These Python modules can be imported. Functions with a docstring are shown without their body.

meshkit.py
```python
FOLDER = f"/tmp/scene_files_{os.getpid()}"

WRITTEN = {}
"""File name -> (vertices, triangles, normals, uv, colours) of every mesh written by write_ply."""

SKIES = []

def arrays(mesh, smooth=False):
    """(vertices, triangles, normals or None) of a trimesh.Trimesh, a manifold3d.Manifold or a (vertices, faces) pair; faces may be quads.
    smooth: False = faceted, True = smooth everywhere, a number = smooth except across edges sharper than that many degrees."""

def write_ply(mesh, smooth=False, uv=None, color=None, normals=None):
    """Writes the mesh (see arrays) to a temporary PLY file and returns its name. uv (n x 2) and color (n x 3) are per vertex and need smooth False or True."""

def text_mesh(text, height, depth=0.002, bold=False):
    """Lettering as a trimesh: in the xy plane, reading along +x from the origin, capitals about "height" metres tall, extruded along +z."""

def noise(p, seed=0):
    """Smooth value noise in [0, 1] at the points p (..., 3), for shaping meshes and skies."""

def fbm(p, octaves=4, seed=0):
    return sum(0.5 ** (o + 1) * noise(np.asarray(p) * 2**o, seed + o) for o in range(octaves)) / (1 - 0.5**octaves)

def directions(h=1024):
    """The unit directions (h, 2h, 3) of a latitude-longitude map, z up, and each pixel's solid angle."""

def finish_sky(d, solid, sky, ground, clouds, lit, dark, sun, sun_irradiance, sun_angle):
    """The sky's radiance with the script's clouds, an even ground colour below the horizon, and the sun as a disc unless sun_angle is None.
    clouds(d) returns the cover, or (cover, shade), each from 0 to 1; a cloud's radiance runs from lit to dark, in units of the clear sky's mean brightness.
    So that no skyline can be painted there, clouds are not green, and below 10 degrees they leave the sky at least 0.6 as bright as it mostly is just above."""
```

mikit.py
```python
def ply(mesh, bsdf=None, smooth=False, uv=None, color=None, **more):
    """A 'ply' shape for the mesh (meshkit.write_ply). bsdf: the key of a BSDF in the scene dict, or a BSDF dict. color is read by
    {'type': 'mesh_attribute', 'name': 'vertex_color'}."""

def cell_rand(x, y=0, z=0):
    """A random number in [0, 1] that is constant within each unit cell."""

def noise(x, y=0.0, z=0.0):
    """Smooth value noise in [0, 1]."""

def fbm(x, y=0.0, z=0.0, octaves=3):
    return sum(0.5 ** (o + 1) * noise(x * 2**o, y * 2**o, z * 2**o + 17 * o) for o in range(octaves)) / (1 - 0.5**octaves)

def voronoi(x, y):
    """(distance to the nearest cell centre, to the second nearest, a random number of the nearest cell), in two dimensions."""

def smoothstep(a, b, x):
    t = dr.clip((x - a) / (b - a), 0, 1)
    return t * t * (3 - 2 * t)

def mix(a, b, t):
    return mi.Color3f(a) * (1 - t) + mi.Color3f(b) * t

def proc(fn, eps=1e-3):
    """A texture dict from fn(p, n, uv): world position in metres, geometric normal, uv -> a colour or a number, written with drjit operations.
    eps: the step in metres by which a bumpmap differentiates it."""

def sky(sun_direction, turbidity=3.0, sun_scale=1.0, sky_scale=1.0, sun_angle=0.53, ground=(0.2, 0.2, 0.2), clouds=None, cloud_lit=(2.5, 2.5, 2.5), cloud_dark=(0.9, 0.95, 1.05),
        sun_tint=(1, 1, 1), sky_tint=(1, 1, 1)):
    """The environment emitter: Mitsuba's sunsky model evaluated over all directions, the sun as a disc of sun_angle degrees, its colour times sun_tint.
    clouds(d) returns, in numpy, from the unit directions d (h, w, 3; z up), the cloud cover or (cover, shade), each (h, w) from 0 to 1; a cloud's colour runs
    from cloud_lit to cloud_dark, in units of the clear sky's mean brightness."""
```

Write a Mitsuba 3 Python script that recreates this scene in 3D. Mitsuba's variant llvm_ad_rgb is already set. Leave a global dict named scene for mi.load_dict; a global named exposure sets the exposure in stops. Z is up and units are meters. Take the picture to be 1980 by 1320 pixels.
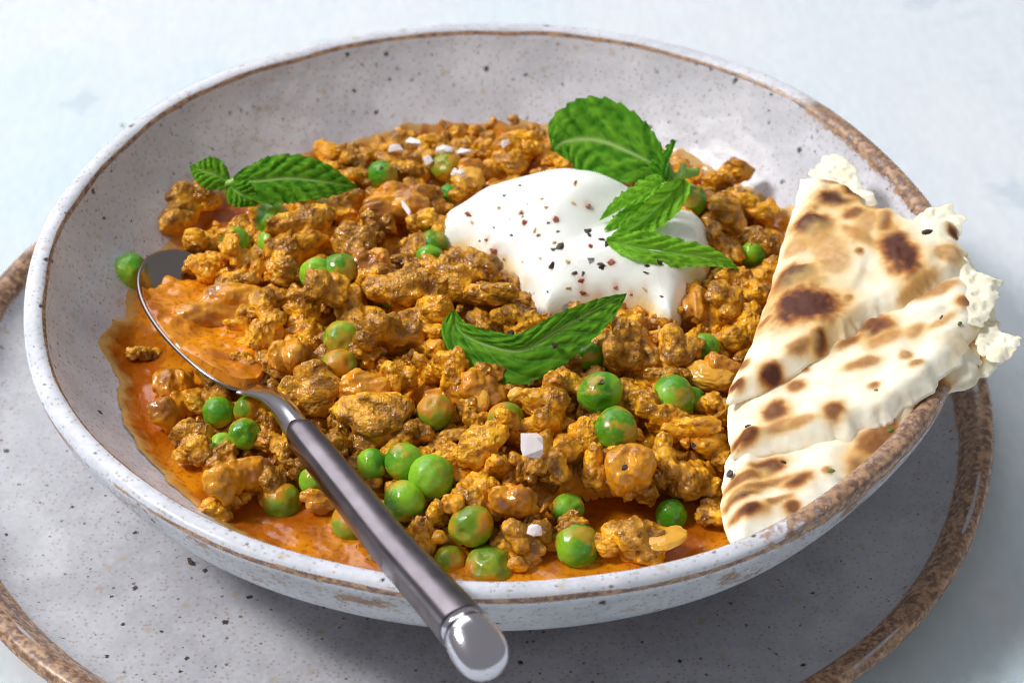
import math
import numpy as np
import drjit as dr
import mitsuba as mi
import trimesh
import meshkit
import mikit
from mikit import noise, fbm, voronoi, smoothstep, mix, cell_rand
from scipy.ndimage import gaussian_filter, map_coordinates
from scipy.spatial import Delaunay
from shapely import Polygon, contains_xy, points as sh_points, distance as sh_distance

T = mi.ScalarTransform4f
scene, labels = {}, {}

# ---------------------------------------------------------------- camera, light, exposure
exposure = 0.12
PITCH, ROLL, DIST = 0.68473, 0.01535, 0.54864
AIM = np.array([0.00436, -0.02842, 0.05])
_fw = np.array([0, math.cos(PITCH), -math.sin(PITCH)])
_r, _u = np.array([1.0, 0, 0]), np.cross([1.0, 0, 0], _fw)
EYE = AIM - _fw * DIST
scene["camera"] = {"type": "thinlens", "fov": 24.0, "fov_axis": "x", "aperture_radius": 0.0021, "focus_distance": 0.535,
                   "near_clip": 0.02, "far_clip": 20.0,
                   "to_world": T().look_at(origin=EYE.tolist(), target=AIM.tolist(), up=(-math.sin(ROLL) * _r + math.cos(ROLL) * _u).tolist())}
KEY_AZ, KEY_EL, KEY_D = math.radians(183), math.radians(49), 2.4
key_at = KEY_D * np.array([math.cos(KEY_EL) * math.cos(KEY_AZ), math.cos(KEY_EL) * math.sin(KEY_AZ), math.sin(KEY_EL)])
scene["studio_lamp"] = {"type": "rectangle", "to_world": T().look_at(origin=key_at.tolist(), target=[0, 0, 0.03], up=[0, 0, 1]) @ T().scale([0.22, 0.22, 1]),
                        "bsdf": {"type": "diffuse", "reflectance": {"type": "rgb", "value": [0.1, 0.1, 0.1]}},
                        "emitter": {"type": "area", "radiance": {"type": "rgb", "value": [73.0, 72.0, 70.5]}}}
labels["studio_lamp"] = {"label": "square white studio lamp standing high above the table beside the food", "category": "lamp"}
panel_at = 3.4 * np.array([math.cos(math.radians(42)) * math.cos(math.radians(126)), math.cos(math.radians(42)) * math.sin(math.radians(126)), math.sin(math.radians(42))])  # unseen glowing panel added for soft fill and the streak on the spoon handle
scene["fill_light_panel"] = {"type": "rectangle", "to_world": T().look_at(origin=panel_at.tolist(), target=[0, 0, 0.03], up=[0, 0, 1]) @ T().scale([1.35, 1.35, 1]),
                         "bsdf": {"type": "diffuse", "reflectance": {"type": "rgb", "value": [0.5, 0.5, 0.5]}},
                         "emitter": {"type": "area", "radiance": {"type": "rgb", "value": [2.5, 2.58, 2.68]}}}
labels["fill_light_panel"] = {"label": "wide unseen panel added to glow with soft fill light behind the table", "category": "fill_light"}
scene["room_light"] = {"type": "constant", "radiance": {"type": "rgb", "value": [0.27, 0.275, 0.285]}}

# ---------------------------------------------------------------- helpers
def nrm(v):
    v = np.asarray(v, float)
    return v / np.linalg.norm(v)

def sst(a, b, x):
    t = np.clip((x - a) / (b - a), 0, 1)
    return t * t * (3 - 2 * t)

used = {}
def key_for(name, parent=None):
    k = (parent + "__" if parent else "") + name
    n = used.get(k, 0)
    used[k] = n + 1
    return k if n == 0 else f"{k}_{n:03d}"

def put(name, shape, parent=None, label=None, category=None, group=None, kind=None, to_world=None):
    k = key_for(name, parent)
    scene[k] = shape if to_world is None else {**shape, "to_world": to_world}
    tag(k, label, category, group, kind)
    return k

def tag(k, label=None, category=None, group=None, kind=None):
    d = {a: b for a, b in (("label", label), ("category", category), ("group", group), ("kind", kind)) if b}
    if d:
        labels[k] = d

def surface_nets(F, o, h):
    """Closed triangle mesh of the zero level of F (negative inside) on a grid of step h from o."""
    s = F < 0
    n = np.array(F.shape) - 1
    acc, cnt = np.zeros((*n, 3)), np.zeros(n)
    sl = lambda a, b, c: (slice(a, a + n[0]), slice(b, b + n[1]), slice(c, c + n[2]))
    for ax in range(3):
        for p in (0, 1):
            for q in (0, 1):
                a = [0, 0, 0]
                oth = [i for i in range(3) if i != ax]
                a[oth[0]], a[oth[1]] = p, q
                b = list(a)
                b[ax] = 1
                fa, fb = F[sl(*a)], F[sl(*b)]
                cr = s[sl(*a)] != s[sl(*b)]
                t = np.where(cr, fa / np.where(cr, fa - fb, 1), 0)
                for i in range(3):
                    acc[..., i] += np.where(cr, a[i] + (t if i == ax else 0), 0)
                cnt += cr
    act = cnt > 0
    idx = np.full(n, -1)
    idx[act] = np.arange(act.sum())
    V = (np.argwhere(act) + acc[act] / cnt[act][:, None]) * h + o
    faces = []
    for ax in range(3):
        d = np.diff(s.astype(np.int8), axis=ax)
        o1, o2 = [(1, 2), (2, 0), (0, 1)][ax]
        c = np.argwhere(d != 0)
        ok = (c[:, o1] > 0) & (c[:, o2] > 0) & (c[:, o1] < n[o1]) & (c[:, o2] < n[o2])
        c = c[ok]
        sg = d[tuple(c.T)]
        def at_(da, db):
            q = c.copy()
            q[:, o1] -= da
            q[:, o2] -= db
            return idx[tuple(q.T)]
        A, B, C, D = at_(1, 1), at_(0, 1), at_(0, 0), at_(1, 0)
        f = np.stack([A, B, C, D], 1)
        f[sg > 0] = f[sg > 0][:, ::-1]
        faces.append(f)
    f = np.vstack(faces)
    f = f[(f >= 0).all(1)]
    return V, np.vstack([f[:, [0, 1, 2]], f[:, [0, 2, 3]]])

def blobs(P, R, h, k, pad=0.0015, disp=None):
    """Smooth union of spheres as a mesh; disp(points) is added to the distance near the surface."""
    P, R = np.asarray(P, float), np.asarray(R, float)
    lo, hi = (P - R[:, None]).min(0) - pad, (P + R[:, None]).max(0) + pad
    n = np.ceil((hi - lo) / h).astype(int) + 1
    ax = [lo[i] + h * np.arange(n[i]) for i in range(3)]
    S = np.zeros(n)
    for p, r in zip(P, R):
        m = r + 6 * k
        a = [slice(*np.searchsorted(ax[i], [p[i] - m, p[i] + m])) for i in range(3)]
        q = [ax[i][a[i]] - p[i] for i in range(3)]
        d = np.sqrt(q[0][:, None, None] ** 2 + q[1][None, :, None] ** 2 + q[2][None, None, :] ** 2) - r
        S[tuple(a)] += np.exp(-np.maximum(d, -8 * k) / k)
    F = -k * np.log(np.maximum(S, 1e-12))
    if disp is not None:
        near = np.abs(F) < 0.0018
        c = np.argwhere(near)
        F[near] += disp(lo + c * h)
    F[0], F[-1], F[:, 0], F[:, -1], F[:, :, 0], F[:, :, -1] = (np.maximum(x, h) for x in (F[0], F[-1], F[:, 0], F[:, -1], F[:, :, 0], F[:, :, -1]))
    return surface_nets(F, lo, h)

def grid_faces(nu, nv, wrap_u=False):
    i, j = np.meshgrid(np.arange(nu if wrap_u else nu - 1), np.arange(nv - 1), indexing="ij")
    a, b = i * nv + j, ((i + 1) % nu) * nv + j
    return np.stack([a, b, b + 1, a + 1], -1).reshape(-1, 4)

def lathe(profile, n=360, wob=None, bsdf=None, usc=0.1):
    """Revolved closed-or-open profile (r, z) with uv = (angle * usc, arc length)."""
    pr = np.asarray(profile, float)
    arc = np.concatenate([[0], np.cumsum(np.linalg.norm(np.diff(pr, axis=0), axis=1))])
    th = np.linspace(0, 2 * np.pi, n + 1)
    r, z = np.broadcast_to(pr[:, 0], (n + 1, len(pr))).copy(), np.broadcast_to(pr[:, 1], (n + 1, len(pr))).copy()
    if wob is not None:
        r, z = wob(th[:, None], r, z)
    v = np.stack([r * np.cos(th)[:, None], r * np.sin(th)[:, None], z], -1).reshape(-1, 3)
    uv = np.stack(np.broadcast_arrays(th[:, None] * usc, arc[None]), -1).reshape(-1, 2)
    return mikit.ply((v, grid_faces(n + 1, len(pr))), bsdf, smooth=True, uv=uv), arc

def smooth_profile(pts, step=0.0009):
    """Rounds a polyline profile by Chaikin cutting and resamples it."""
    p = np.asarray(pts, float)
    for _ in range(3):
        q = np.empty((2 * len(p) - 2, 2))
        q[0::2], q[1::2] = 0.75 * p[:-1] + 0.25 * p[1:], 0.25 * p[:-1] + 0.75 * p[1:]
        p = np.vstack([p[:1], q, p[-1:]])
    d = np.concatenate([[0], np.cumsum(np.linalg.norm(np.diff(p, axis=0), axis=1))])
    t = np.linspace(0, d[-1], int(d[-1] / step) + 2)
    return np.stack([np.interp(t, d, p[:, 0]), np.interp(t, d, p[:, 1])], -1)

def sweep(path, ra, rb, up, ns=28, power=2.0, cap=True):
    """Tube along path with half-widths ra (sideways) and rb (along up)."""
    p = np.asarray(path, float)
    t = np.gradient(p, axis=0)
    t /= np.linalg.norm(t, axis=1, keepdims=True)
    side = np.cross(t, up)
    side /= np.linalg.norm(side, axis=1, keepdims=True)
    upv = np.cross(side, t)
    a = np.arange(ns) * 2 * np.pi / ns
    ca, sa = np.cos(a), np.sin(a)
    ca, sa = np.sign(ca) * np.abs(ca) ** (2 / power), np.sign(sa) * np.abs(sa) ** (2 / power)
    v = p[:, None] + np.asarray(ra)[:, None, None] * ca[None, :, None] * side[:, None] + np.asarray(rb)[:, None, None] * sa[None, :, None] * upv[:, None]
    n = len(p)
    f = grid_faces(n, ns)
    i = np.arange(n - 1)
    f = np.vstack([f, np.stack([i * ns + ns - 1, (i + 1) * ns + ns - 1, (i + 1) * ns, i * ns], 1)])
    f = np.vstack([f[:, [0, 1, 2]], f[:, [0, 2, 3]]])
    v = v.reshape(-1, 3)
    if cap:
        k = np.arange(ns)
        v = np.vstack([v, p[:1], p[-1:]])
        f = np.vstack([f, np.stack([k, (k + 1) % ns, 0 * k + len(v) - 2], 1), np.stack([(n - 1) * ns + (k + 1) % ns, (n - 1) * ns + k, 0 * k + len(v) - 1], 1)])
    m = trimesh.Trimesh(v, f, process=False)
    if m.volume < 0:
        m.invert()
    return m

def spline(pts, n):
    """Catmull-Rom through pts (any dimension)."""
    p = np.asarray(pts, float)
    p = np.vstack([2 * p[0] - p[1], p, 2 * p[-1] - p[-2]])
    t = np.linspace(0, len(p) - 3, n)
    i = np.minimum(t.astype(int), len(p) - 4)
    u = (t - i)[:, None]
    a, b, c, d = p[i], p[i + 1], p[i + 2], p[i + 3]
    return 0.5 * (2 * b + (c - a) * u + (2 * a - 5 * b + 4 * c - d) * u**2 + (3 * b - a - 3 * c + d) * u**3)

# ---------------------------------------------------------------- shapes that several things share
SAUCE_Z = 0.0272
BOWL_IN = smooth_profile([(0.0, 0.0130), (0.045, 0.0135), (0.066, 0.0165), (0.080, 0.0215), (0.0905, 0.0295), (0.0985, 0.0385), (0.1035, 0.0455), (0.1050, 0.0487)])
def wall_z(r):
    return np.interp(r, BOWL_IN[:, 0], BOWL_IN[:, 1])

POOLS = [(-0.083, -0.022, 0.014, 0.026), (-0.041, -0.067, 0.013, 0.011), (0.030, -0.063, 0.017, 0.008), (0.045, -0.062, 0.012, 0.010), (-0.003, -0.078, 0.05, 0.006), (0.073, 0.043, 0.008, 0.015)]
def pools(x, y):
    m = 0
    for cx, cy, a, b in POOLS:
        m = np.maximum(m, 1 - sst(0.75, 1.15, np.hypot((x - cx) / a, (y - cy) / b)))
    return m

def heap(x, y):
    """Height of the pile of mince above the table."""
    r = np.hypot(x - 0.004, y - 0.004)
    g = sst(0.098, 0.035, r)
    z = 0.0295 + 0.0085 * g + 0.003 * np.exp(-((x - 0.03) ** 2 + (y - 0.03) ** 2) / 0.03**2)
    return z - pools(x, y) * 0.0035

# ---------------------------------------------------------------- materials
def tex(fn, eps=1e-4):
    return mikit.proc(fn, eps)

def rgb(*v):
    return {"type": "rgb", "value": list(v)}

def glaze(p, n, uv, rust, base_a, base_b):
    """Pale stoneware glaze: fine mottling, dark iron specks, rusty clay showing through where rust says."""
    x, y = uv.x, uv.y
    m = fbm(x * 90, y * 90, p.z * 30, 3)
    c = mix(base_a, base_b, smoothstep(0.3, 0.7, m))
    g = noise(p.x * 1400, p.y * 1400, p.z * 1400)
    c = c * (0.9 + 0.16 * g)
    d, _, w = voronoi(x * 900, y * 900)
    c = mix(c, (0.30, 0.24, 0.20), 0.5 * dr.select(w > 0.78, 1.0, 0.0) * smoothstep(0.45, 0.15, d))
    d, _, w = voronoi(x * 330 + 7, y * 330)
    sz = 0.04 + 0.10 * (w - 0.86) / 0.14
    c = mix(c, (0.13, 0.09, 0.07), 0.8 * dr.select(w > 0.86, 1.0, 0.0) * smoothstep(sz + 0.06, sz * 0.6, d + 0.10 * (noise(p.x * 3000, p.y * 3000, p.z * 3000) - 0.5)))
    d, _, w = voronoi(x * 105 + 3, y * 105)
    sz = 0.02 + 0.055 * (w - 0.72) / 0.28
    c = mix(c, (0.035, 0.025, 0.02), 0.95 * dr.select(w > 0.72, 1.0, 0.0) * smoothstep(sz + 0.03, sz * 0.7, d + 0.05 * (noise(p.x * 2600, p.y * 2600, p.z * 2600) - 0.5)))
    d, _, w = voronoi(x * 160 + 31, y * 160)
    c = mix(c, (0.42, 0.30, 0.10), 0.4 * dr.select(w > 0.88, 1.0, 0.0) * smoothstep(0.22, 0.05, d))
    rn = fbm(p.x * 1000, p.y * 1000, p.z * 1000, 3)
    rc = mix((0.13, 0.05, 0.018), (0.46, 0.26, 0.13), smoothstep(0.28, 0.75, rn))
    k = smoothstep(0.40, 0.62, rust * 0.75 + 0.5 * rn - 0.12)
    return mix(c, rc, k * 0.92)

# -- bowl: lip edges at these arc lengths of the profile (filled in below)
BOWL_PROFILE = np.vstack([BOWL_IN, [(0.1056, 0.0496), (0.1064, 0.0501), (0.1076, 0.0503), (0.1089, 0.0501), (0.1097, 0.0496), (0.11005, 0.0487)],
                          smooth_profile([(0.1101, 0.0478), (0.1094, 0.0440), (0.1060, 0.0365), (0.0985, 0.0275), (0.0865, 0.0180), (0.0720, 0.0115), (0.0590, 0.0090), (0.0535, 0.0085), (0.0525, 0.0064), (0.0480, 0.0062), (0.0465, 0.0085), (0.0440, 0.0095), (0.0, 0.0095)])])
_arc = np.concatenate([[0], np.cumsum(np.linalg.norm(np.diff(BOWL_PROFILE, axis=0), axis=1))])
LIP_IN, LIP_OUT = float(_arc[len(BOWL_IN)]), float(_arc[len(BOWL_IN) + 5])

def bowl_color(p, n, uv):
    s = uv.y
    a = uv.x / 0.1
    east = dr.maximum(smoothstep(0.95, 0.55, a), smoothstep(5.05, 5.5, a))           # the side where the glaze ran thin
    front = smoothstep(3.7, 4.3, a) * smoothstep(5.9, 5.3, a)
    wv = 0.0006 * (noise(a * 9, 3.0) - 0.5)
    inner = smoothstep(0.0011, 0.0002, dr.abs(s - LIP_IN + 0.0004 + wv)) * (0.45 + 0.9 * fbm(a * 22, s * 300, 1.0, 2))
    outer = smoothstep(0.0011, 0.0002, dr.abs(s - LIP_OUT - 0.0002 + wv)) * (0.25 + 0.95 * front) * (0.6 + 0.8 * noise(a * 11, 5.0))
    top = smoothstep(LIP_IN - 0.004, LIP_IN, s) * smoothstep(LIP_OUT + 0.0035, LIP_OUT + 0.001, s) * east * (0.50 + 0.75 * fbm(a * 40, s * 700, 9.0, 3))
    out = smoothstep(LIP_OUT, LIP_OUT + 0.002, s) * smoothstep(LIP_OUT + 0.02, LIP_OUT + 0.006, s) * 0.66 * noise(a * 16, s * 200)
    rust = dr.maximum(dr.maximum(inner, outer), dr.maximum(top, out))
    c = glaze(p, n, uv, rust, (0.55, 0.56, 0.615), (0.66, 0.665, 0.725))
    thin = smoothstep(LIP_OUT + 0.0005, LIP_OUT + 0.003, s)                      # thinner, greyer outer coat, with shading of the outer wall painted in
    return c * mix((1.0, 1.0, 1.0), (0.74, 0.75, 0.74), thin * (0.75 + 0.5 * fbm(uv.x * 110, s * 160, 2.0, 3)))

def plate_color(p, n, uv):
    rr = dr.sqrt(dr.square(p.x + 0.0077) + dr.square(p.y + 0.0025))
    q = mi.Point2f(p.x + 0.3, p.y + 0.3)
    rim = smoothstep(0.1195, 0.1225, rr) * (0.85 + 0.3 * noise(uv.x * 150, uv.y * 300))
    bare = smoothstep(0.40, 0.56, fbm(uv.x * 60, uv.y * 420, 0.0, 2)) * smoothstep(0.0010, 0.0, dr.abs(rr - 0.1263)) * 0.6
    return glaze(p, n, q, rim - bare, (0.41, 0.405, 0.435), (0.50, 0.495, 0.525))

def glaze_bump(p, n, uv):
    return fbm(p.x * 260, p.y * 260, p.z * 260, 2) * 0.00022 + noise(p.x * 1500, p.y * 1500, p.z * 1500) * 0.00003

def stoneware(fn):
    return {"type": "twosided", "b": {"type": "bumpmap", "t": tex(glaze_bump, 2e-4), "scale": 1.0,
            "b": {"type": "principled", "base_color": tex(fn), "roughness": 0.34, "specular": 0.45}}}
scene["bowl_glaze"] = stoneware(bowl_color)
scene["plate_glaze"] = stoneware(plate_color)

def table_color(p, n, uv):
    a = fbm(p.x * 9 + 5, p.y * 14, 0.0, 4)
    b = fbm(p.x * 30 + 1, p.y * 22 + 9, 3.0, 4)
    c = mix((0.65, 0.695, 0.74), (0.58, 0.68, 0.725), smoothstep(0.38, 0.66, a))
    c = mix(c, (0.685, 0.70, 0.745), smoothstep(0.5, 0.72, b) * 0.8)
    c = c * (0.97 + 0.06 * noise(p.x * 700, p.y * 260))
    d, _, w = voronoi(p.x * 26 + 0.4, p.y * 26)
    c = mix(c, (0.42, 0.50, 0.58), 0.45 * dr.select(w > 0.86, 1.0, 0.0) * smoothstep(0.22, 0.04, d + 0.2 * (noise(p.x * 300, p.y * 300) - 0.5)))
    br = noise(p.x * 60 + p.y * 20, p.y * 420 - p.x * 90, 5.0)
    return mix(c, (0.46, 0.55, 0.63), 0.22 * smoothstep(0.66, 0.9, br) * smoothstep(0.5, 0.7, noise(p.x * 12, p.y * 12, 4.0)))
scene["table_paint"] = {"type": "twosided", "b": {"type": "bumpmap", "t": tex(lambda p, n, uv: fbm(p.x * 120, p.y * 200, 0.0, 3) * 0.0004, 3e-4), "scale": 1.0,
                        "b": {"type": "principled", "base_color": tex(table_color), "roughness": 0.6, "specular": 0.3}}}

def mince_color(p, n, uv):
    a = fbm(p.x * 85 + 3, p.y * 85, p.z * 85, 2)
    b = fbm(p.x * 420, p.y * 420, p.z * 420, 3)
    meat = mix((0.25, 0.098, 0.005), (0.52, 0.228, 0.014), smoothstep(0.3, 0.7, b))
    sauce = mix((0.60, 0.226, 0.003), (0.88, 0.420, 0.009), smoothstep(0.3, 0.7, b))
    c = mix(meat, sauce, smoothstep(0.38, 0.64, a * 0.7 + b * 0.3))
    g = noise(p.x * 1700, p.y * 1700, p.z * 1700)
    c = mix(c, (0.85, 0.45, 0.10), 0.35 * smoothstep(0.72, 0.9, g))
    return mix(c, (0.14, 0.045, 0.008), 0.4 * smoothstep(0.70, 0.85, noise(p.x * 1100 + 9, p.y * 1100, p.z * 1100)))

def mince_rough(p, n, uv):
    return 0.13 + 0.20 * noise(p.x * 240, p.y * 240, p.z * 240)

def mince_bump(p, n, uv):
    q = mi.Point3f(p.x * 850, p.y * 850, p.z * 850)
    return 0.00036 * (1 - dr.abs(2 * noise(q.x, q.y, q.z) - 1)) + 0.00022 * (1 - dr.abs(2 * noise(q.x * 2.1 + 5, q.y * 2.1, q.z * 2.1) - 1))
scene["mince_wet"] = {"type": "bumpmap", "t": tex(mince_bump, 1.2e-4), "scale": 1.0,
                      "b": {"type": "principled", "base_color": tex(mince_color), "roughness": tex(mince_rough), "specular": 0.36, "clearcoat": 0.7, "clearcoat_gloss": 0.96}}

def lump_color(p, n, uv):
    a = fbm(p.x * 130 + 3, p.y * 130, p.z * 130, 2)
    b = fbm(p.x * 600, p.y * 600, p.z * 600, 2)
    c = mix((0.52, 0.185, 0.005), (0.76, 0.320, 0.010), smoothstep(0.3, 0.7, a * 0.6 + b * 0.4))
    c = mix(c, (0.62, 0.27, 0.030), 0.6 * smoothstep(0.55, 0.7, fbm(p.x * 110, p.y * 110 + 7, p.z * 110, 3)))
    return mix(c, (0.27, 0.09, 0.016), 0.75 * smoothstep(0.50, 0.66, fbm(p.x * 170, p.y * 170, p.z * 170 + 3, 3)))
scene["lump_wet"] = {"type": "bumpmap", "t": tex(lambda p, n, uv: (1 - dr.abs(2 * noise(p.x * 620, p.y * 620, p.z * 620) - 1)) * 0.00022 + noise(p.x * 1500, p.y * 1500, p.z * 1500) * 0.00008, 1.2e-4), "scale": 1.0,
                     "b": {"type": "principled", "base_color": tex(lump_color), "roughness": 0.20, "specular": 0.45, "clearcoat": 0.6, "clearcoat_gloss": 0.95}}

def sauce_color(p, n, uv):
    a = fbm(p.x * 70, p.y * 70, 1.0, 3)
    g = noise(p.x * 1300, p.y * 1300, 2.0)
    c = mix((0.36, 0.085, 0.003), (0.66, 0.235, 0.007), smoothstep(0.35, 0.65, a))
    c = mix(c, (0.28, 0.05, 0.002), 0.45 * smoothstep(0.60, 0.8, g))
    film = smoothstep(0.955, 1.0, uv.x + 0.05 * (fbm(p.x * 500, p.y * 500, p.z * 500, 3) - 0.5))      # the last thin skin of sauce lets the glaze through
    return mix(c, (0.58, 0.40, 0.14), 0.85 * film)
scene["sauce_oily"] = {"type": "twosided", "b": {"type": "bumpmap", "t": tex(lambda p, n, uv: fbm(p.x * 190, p.y * 190, 0.0, 3) * 0.0007, 2e-4), "scale": 1.0,
                       "b": {"type": "principled", "base_color": tex(sauce_color), "roughness": 0.16, "specular": 0.5}}}

def pea_color(p, n, uv):
    a = fbm(p.x * 190, p.y * 190, p.z * 190, 3)
    g = noise(p.x * 1500, p.y * 1500, p.z * 1500)
    c = mix((0.06, 0.24, 0.006), (0.21, 0.45, 0.016), smoothstep(0.35, 0.65, noise(p.x * 130 + 4, p.y * 130, p.z * 130)))
    k = smoothstep(0.53, 0.67, a + 0.10 * (g - 0.5))
    c = mix(c, (0.50, 0.26, 0.014), 0.72 * k)
    return mix(c, (0.45, 0.32, 0.03), 0.35 * smoothstep(0.66, 0.85, g))
def pea_saucy(p, n, uv):
    a = fbm(p.x * 190, p.y * 190, p.z * 190, 3)
    c = mix((0.12, 0.22, 0.006), (0.30, 0.30, 0.012), smoothstep(0.3, 0.6, a))
    return mix(c, (0.56, 0.20, 0.008), 0.80 * smoothstep(0.48, 0.60, a))
PEA = {"type": "principled", "roughness": tex(lambda p, n, uv: 0.20 + 0.30 * smoothstep(0.35, 0.7, fbm(p.x * 260, p.y * 260, p.z * 260, 2))), "specular": 0.55}
scene["pea_skin"] = {"type": "bumpmap", "t": tex(lambda p, n, uv: fbm(p.x * 300, p.y * 300, p.z * 300, 3) * 0.00045, 1.2e-4), "scale": 1.0, "b": {**PEA, "base_color": tex(pea_color)}}
scene["pea_sauced"] = {"type": "bumpmap", "t": tex(lambda p, n, uv: fbm(p.x * 320, p.y * 320, p.z * 320, 3) * 0.0005, 1.2e-4), "scale": 1.0, "b": {**PEA, "base_color": tex(pea_saucy)}}

VC = {"type": "mesh_attribute", "name": "vertex_color"}
scene["yogurt_cream"] = {"type": "principled", "base_color": VC, "roughness": 0.32, "specular": 0.5}
scene["bread_crust"] = {"type": "bumpmap", "t": tex(lambda p, n, uv: fbm(p.x * 420, p.y * 420, p.z * 420, 3) * 0.00035, 1.5e-4), "scale": 1.0,
                        "b": {"type": "principled", "base_color": VC, "roughness": 0.62, "specular": 0.3}}
scene["bread_crumb"] = {"type": "principled", "base_color": tex(lambda p, n, uv: mix((0.84, 0.77, 0.57), (0.90, 0.87, 0.72), noise(p.x * 500, p.y * 500, p.z * 500))), "roughness": 0.8, "specular": 0.2}
scene["mint_green"] = {"type": "principledthin", "base_color": VC, "roughness": 0.20, "diff_trans": 0.7, "eta": 1.75}
scene["herb_dry"] = {"type": "principled", "base_color": rgb(0.12, 0.17, 0.035), "roughness": 0.6, "specular": 0.3}
scene["mint_stem"] = {"type": "principled", "base_color": rgb(0.24, 0.46, 0.06), "roughness": 0.4, "specular": 0.5}
scene["dark_reflect_steel"] = {"type": "twosided", "b": {"type": "principled", "base_color": rgb(0.30, 0.255, 0.235), "metallic": 1.0, "roughness": 0.17}}  # dark brown reflection inside the spoon put into the metal colour
def pewter_color(p, n, uv):
    return mix((0.11, 0.092, 0.102), (0.27, 0.235, 0.255), fbm(p.x * 160, p.y * 160, p.z * 160, 3))
scene["pewter"] = {"type": "principled", "base_color": tex(pewter_color), "metallic": 1.0,
                   "roughness": tex(lambda p, n, uv: 0.16 + 0.16 * fbm(p.x * 220, p.y * 220, p.z * 220, 3))}
scene["steel"] = {"type": "twosided", "b": {"type": "principled", "base_color": rgb(0.60, 0.57, 0.62), "metallic": 1.0, "roughness": 0.16}}
scene["pepper_black"] = {"type": "principled", "base_color": tex(lambda p, n, uv: mix((0.010, 0.007, 0.006), (0.075, 0.035, 0.022), noise(p.x * 1800, p.y * 1800, p.z * 1800))), "roughness": 0.4, "specular": 0.5}
scene["pepper_red"] = {"type": "principled", "base_color": tex(lambda p, n, uv: mix((0.13, 0.018, 0.010), (0.33, 0.09, 0.03), noise(p.x * 1500, p.y * 1500, p.z * 1500))), "roughness": 0.45, "specular": 0.4}
scene["pepper_husk"] = {"type": "principled", "base_color": tex(lambda p, n, uv: mix((0.36, 0.20, 0.08), (0.62, 0.44, 0.22), noise(p.x * 1500, p.y * 1500, p.z * 1500))), "roughness": 0.5, "specular": 0.4}
scene["salt_crystal"] = {"type": "principled", "base_color": rgb(0.78, 0.70, 0.69), "roughness": 0.25, "specular": 0.6}
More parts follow.
